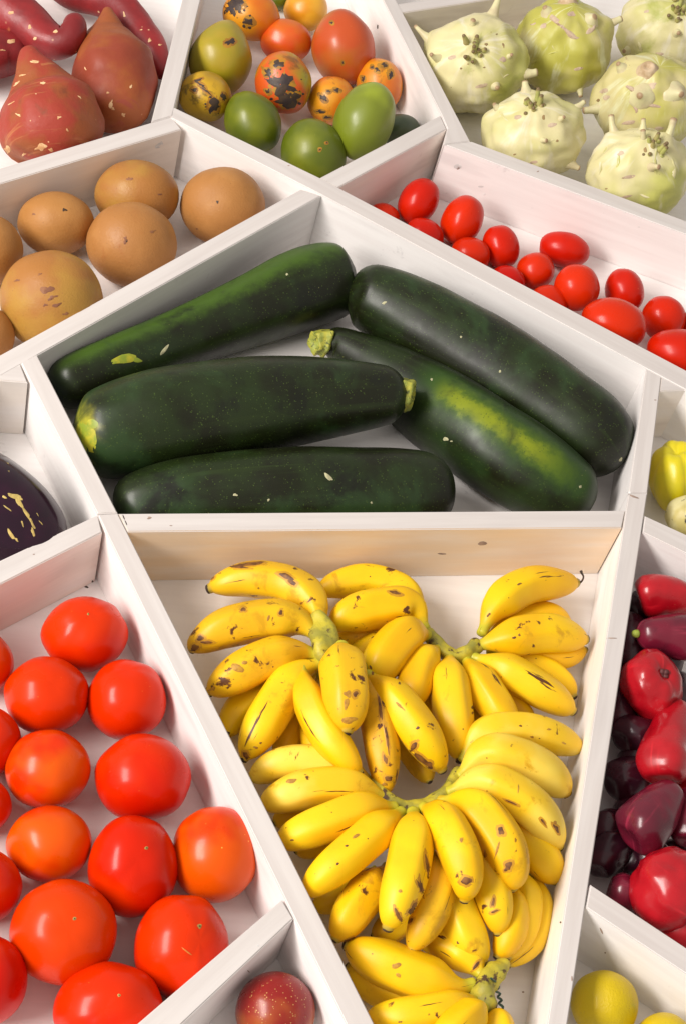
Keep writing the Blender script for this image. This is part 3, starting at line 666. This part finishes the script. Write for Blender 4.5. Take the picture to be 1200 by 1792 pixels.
# ------------------------------------------------------------------ wax apples
def wmat(n, a, b, hl=.22):
    return skin(n, a, b, scale=22, rough=hl + .06, coat=.25, spec=.4, streak=(tuple(min(1, x * 1.8 + .01) for x in a), 14, 1.2, .58, .75), fleck=[((.45, .12, .08), 150, .03, .07)], bump=.2, bscale=45)
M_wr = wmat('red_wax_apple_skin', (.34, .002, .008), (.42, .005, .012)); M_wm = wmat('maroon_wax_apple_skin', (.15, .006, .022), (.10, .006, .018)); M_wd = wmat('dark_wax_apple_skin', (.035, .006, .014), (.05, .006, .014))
M_cal = plain('calyx', (.10, .02, .02)); M_tip = plain('green_tip', (.35, .42, .05))
GW = 'wax apples in the right compartment'
def four(th, v): return 1 + .07 * max(0, (v - .45) / .55) ** 1.2 * math.cos(4 * th + .6) + .015 * math.cos(3 * th)
WA = [
 ([(1240,1055,14,.07),(1205,1050,26,.07),(1160,1040,36,.07),(1125,1045,36,.065),(1106,1050,28,.06)],M_wr,'bright red wax apple lying sideways, topmost in its compartment'),
 ([(1112,1110,12,.075),(1128,1110,26,.075),(1160,1112,36,.075),(1200,1116,42,.075),(1240,1118,36,.07)],M_wm,'dark wrinkled wax apple with a green tip pointing left'),
 ([(1150,1232,30,.05),(1142,1215,46,.055),(1136,1195,54,.065),(1140,1170,48,.078),(1150,1158,38,.085)],M_wr,'bright red wax apple showing its lobed end with folds'),
 ([(1185,1232,18,.06),(1180,1256,30,.065),(1168,1300,42,.07),(1160,1338,47,.075),(1158,1378,30,.072)],M_wr,'bright red pear shaped wax apple in the middle, narrow end up'),
 ([(1182,1378,18,.08),(1168,1394,32,.08),(1140,1424,46,.08),(1115,1455,48,.078),(1092,1474,34,.075)],M_wm,'maroon pear shaped wax apple lying with its broad end lower left'),
 ([(1212,1488,34,.07),(1195,1515,52,.075),(1168,1548,62,.08),(1150,1580,60,.08),(1140,1612,42,.075)],M_wr,'largest bright red wax apple at the bottom, with creases and a stalk scar'),
 ([(1210,1380,18,.07),(1208,1405,30,.07),(1204,1440,34,.07),(1200,1480,28,.07)],M_wm,'streaked maroon wax apple at the right picture edge'),
 ([(1150,1270,16,.04),(1125,1285,32,.04),(1098,1290,38,.04),(1080,1300,30,.04)],M_wd,'nearly black wax apple left of the pear shaped bright one'),
 ([(1140,1350,20,.035),(1110,1358,36,.035),(1080,1370,38,.035),(1062,1378,26,.035)],M_wd,'dark round wax apple in shade left of the maroon one'),
 ([(1110,1480,16,.035),(1080,1482,34,.035),(1055,1500,36,.035),(1040,1530,24,.035)],M_wd,'nearly black wax apple in shade against the white board'),
 ([(1130,1585,20,.04),(1105,1572,34,.04),(1080,1560,36,.045),(1058,1552,24,.045)],M_wm,'dark maroon wax apple left of the largest one, low by the slanting board'),
 ([(1150,1640,20,.04),(1185,1630,40,.05),(1220,1625,44,.05),(1250,1620,30,.05)],M_wr,'red wax apple at the lower right picture edge below the largest one'),
 ([(1190,1180,20,.035),(1180,1215,40,.035),(1178,1250,42,.035),(1180,1280,30,.035)],M_wd,'nearly black wax apple in the gap behind the two bright red ones'),
 ([(1100,1490,20,.03),(1125,1500,36,.03),(1150,1505,38,.03),(1175,1500,24,.03)],M_wd,'dark wax apple in the gap between maroon and largest ones'),
 ([(1085,1075,20,.035),(1100,1110,38,.035),(1100,1150,40,.035),(1095,1185,28,.035)],M_wd,'nearly black wax apple under the one with the green tip'),
 ([(1210,1330,20,.04),(1208,1360,34,.04),(1206,1395,34,.04),(1206,1420,20,.04)],M_wr,'sliver of red wax apple at the right edge beside the pear shaped one'),
 ([(1060,1420,16,.03),(1060,1440,30,.03),(1055,1470,32,.03),(1050,1490,20,.03)],M_wd,'nearly black wax apple deep under the maroon one by the board'),
 ([(1080,1200,16,.03),(1082,1225,32,.03),(1080,1260,34,.03),(1078,1285,24,.03)],M_wd,'nearly black wax apple deep in shade left of the folded red one'),
 ([(1180,1060,20,.03),(1150,1068,38,.03),(1120,1072,38,.03),(1100,1075,24,.03)],M_wd,'nearly black wax apple in the gap under the topmost red one'),
 ([(1090,1390,20,.022),(1105,1420,36,.022),(1120,1450,36,.022),(1130,1470,24,.022)],M_wd,'nearly black wax apple hidden deepest beneath the maroon pear shaped one'),
 ([(1170,1470,20,.022),(1180,1500,38,.022),(1190,1530,38,.022),(1200,1560,24,.022)],M_wd,'nearly black wax apple deep behind the largest bright one'),
 ([(1080,1320,20,.022),(1100,1330,36,.022),(1130,1335,38,.022),(1160,1340,24,.022)],M_wd,'nearly black wax apple lowest in the gap left of the bright pear shaped one'),
 ([(1200,1200,20,.03),(1210,1240,40,.03),(1215,1280,40,.03),(1215,1320,24,.03)],M_wd,'nearly black wax apple behind the neck of the bright pear shaped one'),
 ([(1090,1130,20,.022),(1120,1140,38,.022),(1160,1150,40,.022),(1200,1160,24,.022)],M_wd,'nearly black wax apple beneath the wrinkled one with green tip'),
 ([(1110,1590,18,.022),(1135,1600,34,.022),(1165,1600,36,.022),(1190,1600,24,.022)],M_wd,'nearly black wax apple under the largest one at the slanting board'),
 ([(1045,1440,14,.022),(1070,1445,30,.022),(1100,1500,36,.022),(1110,1540,24,.022)],M_wd,'nearly black wax apple at the floor by the long right board')]
for i, (pts, m, lab) in enumerate(WA):
    if i in (2, 5):
        bx = (1139,1199,106,124,8,(.45,.45,.77)) if i == 2 else (1170,1556,134,146,-20,(.85,-.35,.4))
        o, fr = blob('wax_apple', *bx[:4], m, bx[4], bx[5], lobes=4, lamp=.045, lump=.06, lfreq=2.2, dim=(.30, .0), z=(.066 if i == 2 else .075), seed=i * 2.1, nu=56, nv=40)
        tag(o, lab, 'wax apple', GW)
        b0, n = on(fr, bx[5][0] / 1.05, bx[5][1] / 1.05, .74)
        for q in range(4):
            dq = (fr[1].normalized() * math.cos(q * 1.57 + .5) + fr[2].normalized() * math.sin(q * 1.57 + .5)) * .006
            me, og = tube('calyx_lobe', [tuple(b0 - n * .004) + (.003,), tuple(b0 + dq * .6 + n * .002) + (.0032,), tuple(b0 + dq + n * .001) + (.001,)], nseg=8, nring=10, cap=(.5, 1)); link('calyx_lobe', me, M_cal, o, og - fr[0])
        continue
    me, org = tube('wax_apple', P4(pts), nseg=36, nring=40, cap=(.9, 1.05), section=four, lump=(.075, 42), seed=i + 1, dimple=.35)
    o = tag(link('wax_apple', me, m, None, org), lab, 'wax apple', GW)
    if i == 1:
        me, og = tube('tip', P4([(1118,1109,8,.078),(1110,1109,7,.078),(1104,1109,5,.078)]), nseg=10, nring=8, cap=(.5, 1)); link('tip', me, M_tip, o, og - org)

# ------------------------------------------------------------------ bananas
by1, by2 = (.86, .54, .004), (.80, .44, .003)
brn = (.10, .035, .012)
def bmat(n, c1=by1, c2=by2, bl=.66, big=.68, neck=(.50, .46, .03), pale=None):
    return skin(n, c1, c2, scale=12, rough=.40, spec=.3, hue=((.86, .60, .02), .4),
                blot=[((.60, .33, .008), 34, bl - .03, bl + .10), ((.22, .09, .012), 60, big - .01, big + .05), (brn, 60, big + .03, big + .07)], fleck=[(brn, 75, .03, .085)],
                streak=(brn, 16, 1.6, .66, .69), ends=[(neck, .14, .04), ((.40, .30, .05), .95, .985)], bump=.05, bscale=60, sss=.05)
M_b = [bmat('banana_skin_clean', bl=.66, big=.69), bmat('banana_skin_spotted', bl=.60, big=.64), bmat('banana_skin_ripe', c1=(.76, .44, .008), c2=(.72, .38, .008), bl=.57, big=.605),
       bmat('banana_skin_pale', c1=(.84, .62, .10), c2=(.80, .50, .015), bl=.62, big=.65)]
M_btip = plain('banana_tip_dry', (.05, .028, .018), .8); M_crown = skin('banana_crown', (.50, .42, .03), (.30, .27, .035), scale=50, rough=.55, blot=[((.07, .035, .015), 60, .56, .64)], bump=.5, bscale=160)
def bprof(neck, blunt):
    def f(v):
        a = min(1, max(0, (v - neck * .3) / (.30))); a = a * a * (3 - 2 * a)
        r = .30 + .70 * a ** .75
        e = min(1, max(0, (1 - v - .035) / .34))
        r *= (.25 + .12 * blunt) + (.75 - .12 * blunt) * (e * (2 - e)) ** (.72 - .2 * blunt)
        if v > .975: r *= math.sqrt(max(0, 1 - ((v - .975) / .025) ** 2)) * .999 + .001
        if v < .01: r *= max(.001, v / .01)
        return r
    return f
def bunch(label, crown, bans, cpts, mats):
    hx, hy, hz = crown
    p, _ = W(hx, hy, hz); root = bpy.data.objects.new('banana_bunch', None); col.objects.link(root); root.location = (p.x, p.y, 0)
    tag(root, label, 'bananas', 'bunches of small bananas')
    me, org = tube('crown', P4(cpts), nseg=20, nring=40, cap=(.8, .8), section=lambda th, v: 1 + .12 * math.cos(3 * th + 9 * v) + .05 * math.sin(30 * v), lump=(.14, 60), seed=hx)
    link('crown', me, M_crown, root, org - root.location)
    for k, b in enumerate(bans):
        pts, r, hs, mi = b[:4]
        n = len(pts); P = []
        for i, (x, y) in enumerate(pts):
            t = i / (n - 1); c, m, e = hs
            h = c * (1 - t) * (1 - 2 * t) + m * 4 * t * (1 - t) + e * t * (2 * t - 1)
            P.append((x, y, r, max(h, .012)))
        ph = RNG.uniform(0, 6.28); am = RNG.uniform(.045, .075)
        def sec(th, v, ph=ph, am=am):
            return 1 + am * (math.cos(5 * th + ph) + .32 * math.cos(10 * th + 2 * ph)) * math.sin(math.pi * min(1, v * 1.1)) + .03 * math.cos(2 * th + ph)
        pp = P4([(x, y, r * .92, h) for x, y, r, h in P])
        me, org = tube('banana', pp, prof=bprof(.2, RNG.uniform(.1, .4)), nseg=30, nring=44, section=sec, lump=(.012, 30), seed=k)
        o = link('banana', me, mats[mi], root, org - root.location)
        a, bq = Vector(pp[-1][:3]), Vector(pp[-2][:3]); d = (a - bq).normalized(); rm = pp[-1][3]
        a3 = [tuple(a - d * rm * .30) + (rm * .24,), tuple(a - d * rm * .10) + (rm * .24,), tuple(a + d * rm * .05) + (rm * .17,)]
        me2, og = tube('tip', a3, nseg=12, nring=10, cap=(.2, .5), lump=(.25, 200), seed=k); link('tip', me2, M_btip, o, og - org)
    return root
A = bunch('ripe spotted banana bunch at the upper left, its dark tipped fingers overhanging the middle', (562,1128,.07), [
 ([(560,1105),(548,1056),(505,1024),(440,1014),(390,1022),(362,1032)],37,(.07,.05,.03),2),
 ([(562,1120),(520,1088),(460,1086),(395,1100),(350,1124),(334,1138)],40,(.07,.062,.035),2),
 ([(560,1146),(520,1142),(460,1158),(400,1190),(362,1214)],40,(.072,.066,.04),2),
 ([(566,1158),(520,1180),(482,1232),(448,1290),(424,1332)],39,(.072,.062,.04),1),
 ([(540,1160),(460,1205),(415,1250),(395,1290)],34,(.045,.024,.022),1),
 ([(560,1165),(528,1230),(505,1285),(488,1330)],30,(.04,.024,.022),0),
 ([(598,1128),(600,1160),(606,1215),(606,1286)],44,(.088,.105,.095),2),
 ([(528,1165),(538,1215),(565,1275),(605,1325),(632,1356)],34,(.075,.085,.075),0),
 ([(640,1178),(655,1235),(668,1310),(676,1394)],34,(.068,.075,.055),2),
 ([(640,1178),(690,1228),(735,1285),(776,1352)],40,(.068,.084,.06),1),
 ([(690,1280),(730,1330),(752,1370)],26,(.03,.03,.03),2),
 ([(560,1180),(548,1250),(560,1320),(600,1352)],30,(.04,.035,.03),0)],
 [(548,1074,14,.070),(562,1095,20,.072),(568,1125,24,.075),(566,1150,20,.074),(590,1160,20,.07),(640,1180,16,.06)], M_b)
B = bunch('clean yellow banana bunch fanned out at the upper right, one tip threaded', (790,1145,.035), [
 ([(742,1090),(712,1040),(650,1016),(595,1022),(552,1038)],32,(.035,.032,.026),1),
 ([(745,1105),(718,1062),(655,1064),(605,1080),(578,1104)],38,(.045,.055,.045),1),
 ([(730,1118),(650,1112),(585,1118)],28,(.03,.022,.022),1),
 ([(752,1112),(712,1112),(672,1155),(648,1205)],40,(.045,.062,.05),0),
 ([(690,1115),(640,1140),(618,1180)],28,(.03,.024,.024),0),
 ([(768,1132),(738,1160),(722,1205),(712,1250)],35,(.045,.055,.048),0),
 ([(786,1145),(786,1195),(794,1262),(806,1335)],38,(.045,.060,.045),0),
 ([(812,1150),(842,1200),(872,1245),(905,1290)],35,(.045,.056,.045),0),
 ([(822,1148),(880,1172),(945,1208),(1006,1248)],36,(.045,.052,.04),0),
 ([(828,1132),(890,1116),(955,1108),(1028,1120)],37,(.045,.055,.04),1),
 ([(840,1112),(868,1060),(925,1026),(1012,1020)],36,(.045,.05,.035),0),
 ([(850,1115),(910,1082),(965,1078),(1000,1102)],27,(.03,.024,.022),0),
 ([(850,1140),(930,1148),(985,1148),(1026,1136)],26,(.03,.024,.022),0),
 ([(850,1150),(930,1165),(980,1192),(1006,1222)],27,(.03,.024,.022),0),
 ([(780,1170),(765,1220),(745,1270)],30,(.03,.024,.022),1),
 ([(800,1170),(835,1230),(835,1290)],32,(.03,.024,.022),0),
 ([(850,1180),(890,1230),(935,1270)],26,(.03,.024,.022),0)],
 [(744,1102,11,.045),(765,1130,13,.045),(792,1148,14,.045),(818,1142,15,.046),(838,1122,12,.046)], [M_b[0], M_b[1], M_b[1], M_b[3]])
Cc = bunch('largest banana bunch curled in a wheel round a gap in the middle of the compartment', (730,1410,.06), [
 ([(800,1362),(845,1322),(900,1328),(955,1355),(994,1390)],42,(.065,.082,.05),3),
 ([(806,1335),(840,1285),(905,1276),(965,1290),(1020,1312)],34,(.055,.070,.045),3),
 ([(780,1388),(840,1368),(905,1395),(950,1436),(980,1486)],40,(.07,.09,.055),3),
 ([(765,1402),(825,1412),(870,1460),(893,1515),(893,1560)],42,(.075,.1,.075),1),
 ([(738,1412),(770,1432),(800,1485),(814,1535),(812,1580)],40,(.075,.108,.088),1),
 ([(722,1418),(722,1458),(710,1525),(692,1585),(676,1630)],42,(.075,.100,.085),0),
 ([(704,1418),(660,1452),(610,1495),(560,1538),(536,1566)],38,(.07,.088,.055),0),
 ([(694,1412),(640,1415),(580,1436),(520,1460),(490,1474)],37,(.07,.078,.045),0),
 ([(680,1398),(612,1376),(545,1378),(490,1396),(456,1412)],37,(.06,.066,.04),3),
 ([(660,1376),(592,1342),(530,1334),(480,1342),(434,1366)],34,(.05,.055,.035),3),
 ([(680,1515),(645,1560),(612,1605),(584,1648)],38,(.055,.062,.05),1),
 ([(768,1470),(770,1530),(750,1600),(716,1668)],36,(.06,.078,.06),2),
 ([(775,1530),(796,1590),(820,1645),(848,1690)],40,(.055,.058,.045),1),
 ([(820,1470),(850,1530),(866,1585),(872,1638)],36,(.06,.075,.06),1),
 ([(870,1430),(915,1465),(950,1505),(974,1546)],38,(.05,.055,.035),0),
 ([(888,1540),(896,1600),(886,1645),(866,1678)],32,(.05,.055,.045),0),
 ([(900,1510),(918,1570),(912,1625),(884,1680)],32,(.045,.045,.04),0),
 ([(930,1520),(942,1580),(930,1640),(885,1692)],28,(.032,.032,.03),0),
 ([(620,1462),(560,1478),(515,1490)],26,(.03,.024,.022),0),
 ([(660,1520),(600,1560),(548,1592)],30,(.03,.024,.022),0),
 ([(560,1390),(520,1420),(478,1442)],26,(.03,.024,.022),0),
 ([(720,1580),(690,1620),(650,1640)],30,(.035,.03,.025),0)],
 [(648,1366,12,.055),(672,1396,14,.06),(705,1416,15,.062),(745,1412,16,.064),(778,1390,16,.064),(800,1358,14,.062),(804,1344,10,.06)], M_b)
D = bunch('banana bunch at the bottom picture edge with its stalk pointing right beside the white board', (840,1730,.05), [
 ([(832,1722),(790,1728),(720,1706),(650,1676),(602,1650)],46,(.055,.052,.045),0),
 ([(842,1748),(790,1764),(720,1776),(636,1782)],36,(.055,.068,.05),0),
 ([(850,1762),(818,1780),(785,1810),(760,1850)],34,(.06,.078,.06),0),
 ([(855,1770),(870,1792),(880,1840)],30,(.055,.06,.05),0),
 ([(846,1712),(812,1668),(770,1642),(720,1625)],36,(.055,.045,.03),0),
 ([(800,1745),(720,1745),(655,1722),(605,1690)],38,(.035,.024,.022),0),
 ([(800,1780),(700,1820),(640,1830)],36,(.045,.04,.03),0),
 ([(835,1705),(800,1660),(760,1620)],30,(.04,.03,.022),0)],
 [(884,1684,12,.05),(866,1702,18,.055),(845,1726,20,.058),(848,1752,20,.058),(856,1776,15,.056)], M_b)
# dry thread on one banana, and the twist tie
M_thr = plain('dry_thread', (.05, .03, .02)); M_tie = plain('green_tie', (.01, .06, .04), .4)
kids = [c for c in B.children if c.name.startswith('banana')]
kb = kids[10]
og0 = B.location + kb.location
me, og = tube('dry_thread', P4([(1008,1021,3,.036),(1016,1018,1.8,.040),(1020,1010,1.6,.046),(1017,1003,2,.050),(1015,998,4.5,.052)]), nseg=8, nring=18, cap=(1, 1)); link('dry_thread', me, M_thr, kb, og - og0)
pt = [(858,1712,2.2,.075),(868,1720,2.2,.06),(872,1728,2.2,.045),(866,1734,2.2,.04),(874,1739,2.2,.035),(870,1745,2.2,.03),(877,1750,2.2,.025),(872,1756,2.2,.02),(879,1762,2.2,.012),(875,1770,2.2,.006)]
me, og = tube('twist_tie', P4(pt), nseg=8, nring=60, cap=(.5, .5)); tag(link('twist_tie', me, M_tie, None, og), 'thin crinkled dark green tie hanging from the lowest banana bunch', 'twist tie')

# ------------------------------------------------------------------ marks on single fruits and on the boards
objs = {o['label']: o for o in col.objects if 'label' in o}
def by(lab):
    return next(o for l, o in objs.items() if lab in l)
for lab, lst in (('yellow mark, along the upper left', [(222,628,44,13,12),(240,630,16,6,-10),(205,634,18,6,20),(502,480,5,4,0),(288,612,5,22,-38)]),
                 ('yellow green patch at its left end', [(150,760,30,66,18),(160,740,20,18,0),(142,778,16,40,10)])):
    for k, (x, y, w, h, a) in enumerate(lst):
        patch(by(lab), x, y, w, h, a, M_yel if (w > 10 or h > 30) else M_pale, 'skin_mark', x, rag=.5, lift=.0003)
for lab, lst in (('half hidden behind the front board', [(575,836,24,6,-42),(412,866,9,5,0),(470,875,4,4,0),(650,880,4,5,0)]),
                 ('broad grey sheen', [(672,530,7,4,30),(1085,804,5,7,-20),(806,590,4,4,0),(874,650,4,4,0),(721,630,5,3,0)]),
                 ('long yellow green stripe', [(780,768,9,7,0),(789,772,4,3,0),(754,664,5,5,0),(1014,852,5,5,0)])):
    for k, (x, y, w, h, a) in enumerate(lst): patch(by(lab), x, y, w, h, a, M_pale, 'skin_mark', x, rag=.5)
M_sc = plain('yellow_scratch', (.62, .46, .14), .5)
for (x, y, w, h, a) in ((26,868,26,7,-20),(34,880,22,6,-60),(48,900,26,6,-55),(56,915,20,6,-60),(58,932,16,5,-70),(40,918,12,3,-70),(14,890,14,3,-40),(8,870,10,3,-30),(20,935,20,5,-60),(72,915,8,2,-50),(66,900,9,2,-60),(30,945,10,4,-60)):
    patch(by('aubergine'), x, y, w, h, a, M_sc, 'scratch', x, rag=.6)
# kohlrabi: torn leaf scars
K = [by('long stub reaching the back'), by('torn pink scars at the back'), by('top right corner of the picture'), by('squat kohlrabi'), by('fresh green sprout'), by('ribbed kohlrabi')]
M_kbr = plain('kohlrabi_brown_spot', (.36, .24, .10))
M_torn = skin('torn_leaf_scar', (.58, .46, .32), (.50, .36, .26), scale=70, rough=.6, blot=[((.30, .18, .10), 90, .58, .66)], bump=.6, bscale=180)
for k, pix, r in ((1,[(915,38),(930,44),(946,36)],6),(1,[(958,22),(975,38),(990,52),(1005,66),(1020,64)],7),(1,[(1020,64),(1036,50),(1042,34)],6),(1,[(920,112),(940,105),(968,92),(982,96)],4),
                  (1,[(960,58),(968,84),(985,100)],3),(3,[(1080,140),(1100,152),(1116,164),(1128,170)],7),(3,[(1088,100),(1100,112),(1106,126)],6),(3,[(1118,166),(1126,178),(1150,186),(1160,190)],6),(3,[(1095,170),(1112,190),(1108,200)],7),(3,[(1160,160),(1175,172),(1186,186)],6),
                  (3,[(1170,240),(1200,244),(1215,238)],5),(5,[(1080,250),(1082,280),(1076,300)],6),(5,[(1150,250),(1144,280),(1150,310)],6),(5,[(1060,255),(1050,285),(1046,310)],4),(5,[(1110,330),(1130,345),(1155,345)],5),(5,[(1170,262),(1180,300),(1172,330)],5),
                  (0,[(760,110),(762,140),(775,165)],4),(0,[(868,150),(880,135),(895,128)],4),(4,[(870,190),(882,206),(890,214)],4),(4,[(955,250),(965,245),(975,247)],4),(2,[(1110,60),(1118,80),(1122,95)],5)):
    ridge(K[k], pix, r, M_torn if k in (1, 3) and r > 5 else K[k].data.materials[0], 'leaf_scar', seed=k + pix[0][0], sink=.8)
for k, x, y, w, h in ((0,790,100,16,7),(0,845,150,22,7),(0,880,80,7,14),(4,905,205,14,6),(4,950,205,8,12),(4,930,285,18,5),(5,1085,268,12,7),(5,1128,262,8,14),(5,1095,345,20,5),(1,950,45,12,7),(1,1010,120,16,5),(2,1130,20,12,6),(2,1150,95,16,6),(3,1140,150,18,10),(3,1100,215,22,6),(3,1150,225,16,6),(0,850,78,8,10),(0,878,105,10,10),(0,806,120,6,6),(0,818,112,5,5),(0,846,118,6,4),(0,832,72,5,5),(0,868,60,5,4),(1,1000,25,14,10),(2,1190,35,8,6),(3,1060,170,14,10),(3,1056,160,18,8),(3,1046,176,8,8),(4,900,270,8,5),(4,965,218,22,8),(4,974,246,8,6),(5,1100,310,22,5),(5,1060,330,8,5)):
    patch(K[k], x, y, w * (.7 if w < 9 else 1), h * (.6 if w < 9 else 1), 10, M_kbr if w < 9 else M_torn, 'blemish', x, rag=.5)
# chips and nail marks on the boards
M_chip = plain('chipped_paint', (.86, .84, .82), .6); M_hole = plain('nail_mark', (.42, .30, .24), .8)
def on_board(x, y):
    best = None
    for b in BO + [base_obj]:
        q = surf(b, x, y)
        if q:
            d = ((rack.location + b.location + b.matrix_basis.to_3x3() @ q[0]) - CAM).length
            if best is None or d < best[0]: best = (d, b)
    return best and best[1]
for (x, y, w, h, a, m_) in ((800,292,14,8,10,M_chip),(801,294,8,5,20,M_hole),(841,326,9,3,0,M_chip),(846,340,5,4,0,M_chip),(778,338,10,3,0,M_chip),(1117,397,6,2,0,M_chip),(279,253,14,5,30,M_chip),(284,250,8,3,-60,M_chip),(276,258,10,2,10,M_chip),
      (660,47,3,8,0,M_dark),(262,907,9,3,20,M_hole),(843,951,18,7,0,M_hole),(772,969,16,3,0,M_hole),(1072,1117,20,2,0,M_hole),(1052,1630,14,3,-60,M_hole),(980,1614,3,3,0,M_dark),(935,1345,3,3,0,M_dark),(1058,1667,3,3,0,M_hole),
      (1105,868,22,3,-20,M_hole),(1100,862,8,3,0,M_chip),(217,905,2,8,25,M_dark),(221,915,2,9,25,M_dark),(1000,1712,3,9,0,M_hole),(152,1027,9,4,-20,M_dark),(163,1018,4,5,0,M_dark),(914,1736,4,3,0,M_hole),(300,920,5,2,0,M_hole),(60,970,4,2,0,M_hole),(452,1655,5,3,-30,M_chip),(435,1700,6,2,-40,M_hole),(940,300,5,2,20,M_hole),(505,290,4,2,0,M_hole),(1145,700,5,2,0,M_hole),(262,905,6,2,0,M_hole)):
    b = on_board(x, y)
    if b: patch(b, x, y, w, h, a, m_, 'chip', x, rag=.45, lift=.00025, n=9)

# bruises on single bananas
M_bru = skin('banana_bruise', (.10, .035, .010), (.22, .09, .015), scale=120, rough=.6, bump=.3, bscale=300)
M_bru3 = skin('banana_bruise_edge', (.58, .30, .010), (.50, .24, .010), scale=120, rough=.5)
M_bru2 = skin('banana_scuff', (.50, .26, .02), (.36, .17, .02), scale=160, rough=.55, bump=.2, bscale=300)
FING = [(r, c) for r in (A, B, Cc, D) for c in r.children if c.name.startswith('banana')]
for (x, y, w, h, a, m_) in (
   (440,988,50,6,8,M_bru),(418,992,34,5,-5,M_bru),(500,1008,32,12,-25,M_bru),(512,1020,22,10,-35,M_bru),(372,1012,14,6,50,M_bru),
   (350,1116,14,9,10,M_bru),(362,1124,22,7,-5,M_bru),(426,1067,9,8,20,M_bru),(491,1072,11,10,-20,M_bru),(470,1082,4,12,-20,M_bru2),(340,1132,16,10,30,M_bru),
   (415,1168,26,18,0,M_bru2),(428,1160,14,8,30,M_bru2),(372,1206,14,6,30,M_bru2),(430,1322,12,16,30,M_bru),(448,1308,8,6,0,M_bru2),(456,1300,5,4,0,M_bru),
   (622,1214,10,9,0,M_bru),(608,1214,14,14,0,M_bru2),(606,1232,10,22,0,M_bru2),(612,1260,22,12,0,M_bru2),
   (664,1240,5,50,8,M_bru),(676,1290,5,60,10,M_bru),(674,1330,9,20,10,M_bru),(680,1362,14,10,0,M_bru),(670,1372,9,6,0,M_bru2),
   (722,1308,12,22,-35,M_bru),(738,1330,34,12,-35,M_bru),(752,1340,14,10,-20,M_bru),(731,1274,8,6,0,M_bru),(700,1236,20,4,-45,M_bru2),
   (826,1238,5,7,0,M_bru),(826,1248,3,5,0,M_bru),(908,1111,5,5,0,M_bru),(899,1116,7,5,20,M_bru),(854,1076,8,5,40,M_bru),(908,1022,8,4,20,M_bru),
   (648,1168,6,9,0,M_bru),(652,1178,5,6,0,M_bru),(690,1036,20,6,-12,M_bru),(698,1196,4,6,0,M_bru),(910,1270,6,4,0,M_bru),(930,1290,8,4,-20,M_bru2),(985,1300,10,4,-20,M_bru2),(960,1276,10,4,-10,M_bru2),
   (893,1404,30,3,-25,M_bru),(950,1438,18,4,-50,M_bru),(972,1450,9,22,30,M_bru),(906,1380,3,16,0,M_bru2),(876,1454,10,14,10,M_bru),(888,1516,14,14,20,M_bru),(884,1522,8,10,0,M_bru),(868,1490,4,34,-15,M_bru2),
   (815,1541,18,16,10,M_bru),(806,1470,6,14,-20,M_bru2),(695,1600,7,30,25,M_bru),(700,1560,6,6,0,M_bru2),(748,1520,5,60,12,M_bru),(738,1560,7,50,18,M_bru),(722,1590,26,16,50,M_bru),(716,1612,16,10,20,M_bru),
   (645,1622,34,9,-25,M_bru2),(655,1614,16,9,-20,M_bru),(610,1644,20,6,20,M_bru),(510,1366,18,8,10,M_bru2),(622,1464,20,5,30,M_bru2),(606,1480,6,4,0,M_bru),(512,1470,6,3,0,M_bru),(590,1512,6,4,30,M_bru),
   (862,1580,5,16,-10,M_bru),(866,1594,14,5,20,M_bru),(848,1494,5,14,0,M_bru2),(970,1440,8,6,0,M_bru2),(696,1706,12,6,-30,M_bru2),(692,1690,16,10,10,M_bru2),(700,1788,8,4,0,M_bru),(800,1650,5,6,0,M_bru),(832,1690,6,20,-30,M_bru)):
    best = None
    for r, c in FING:
        q = surf(c, x, y)
        if q:
            d = (r.location + c.location + q[0] - CAM).length
            if best is None or d < best[0]: best = (d, c)
    if best:
        if m_ is M_bru and w * h > 60: patch(best[1], x, y, w * 1.3 + 3, h * 1.3 + 3, a, M_bru3, 'bruise', x + y, rag=.5, lift=.0002, n=14)
        patch(best[1], x, y, w * .9, h * .9, a, m_, 'bruise', x + y, rag=.55, lift=.0004, n=14)
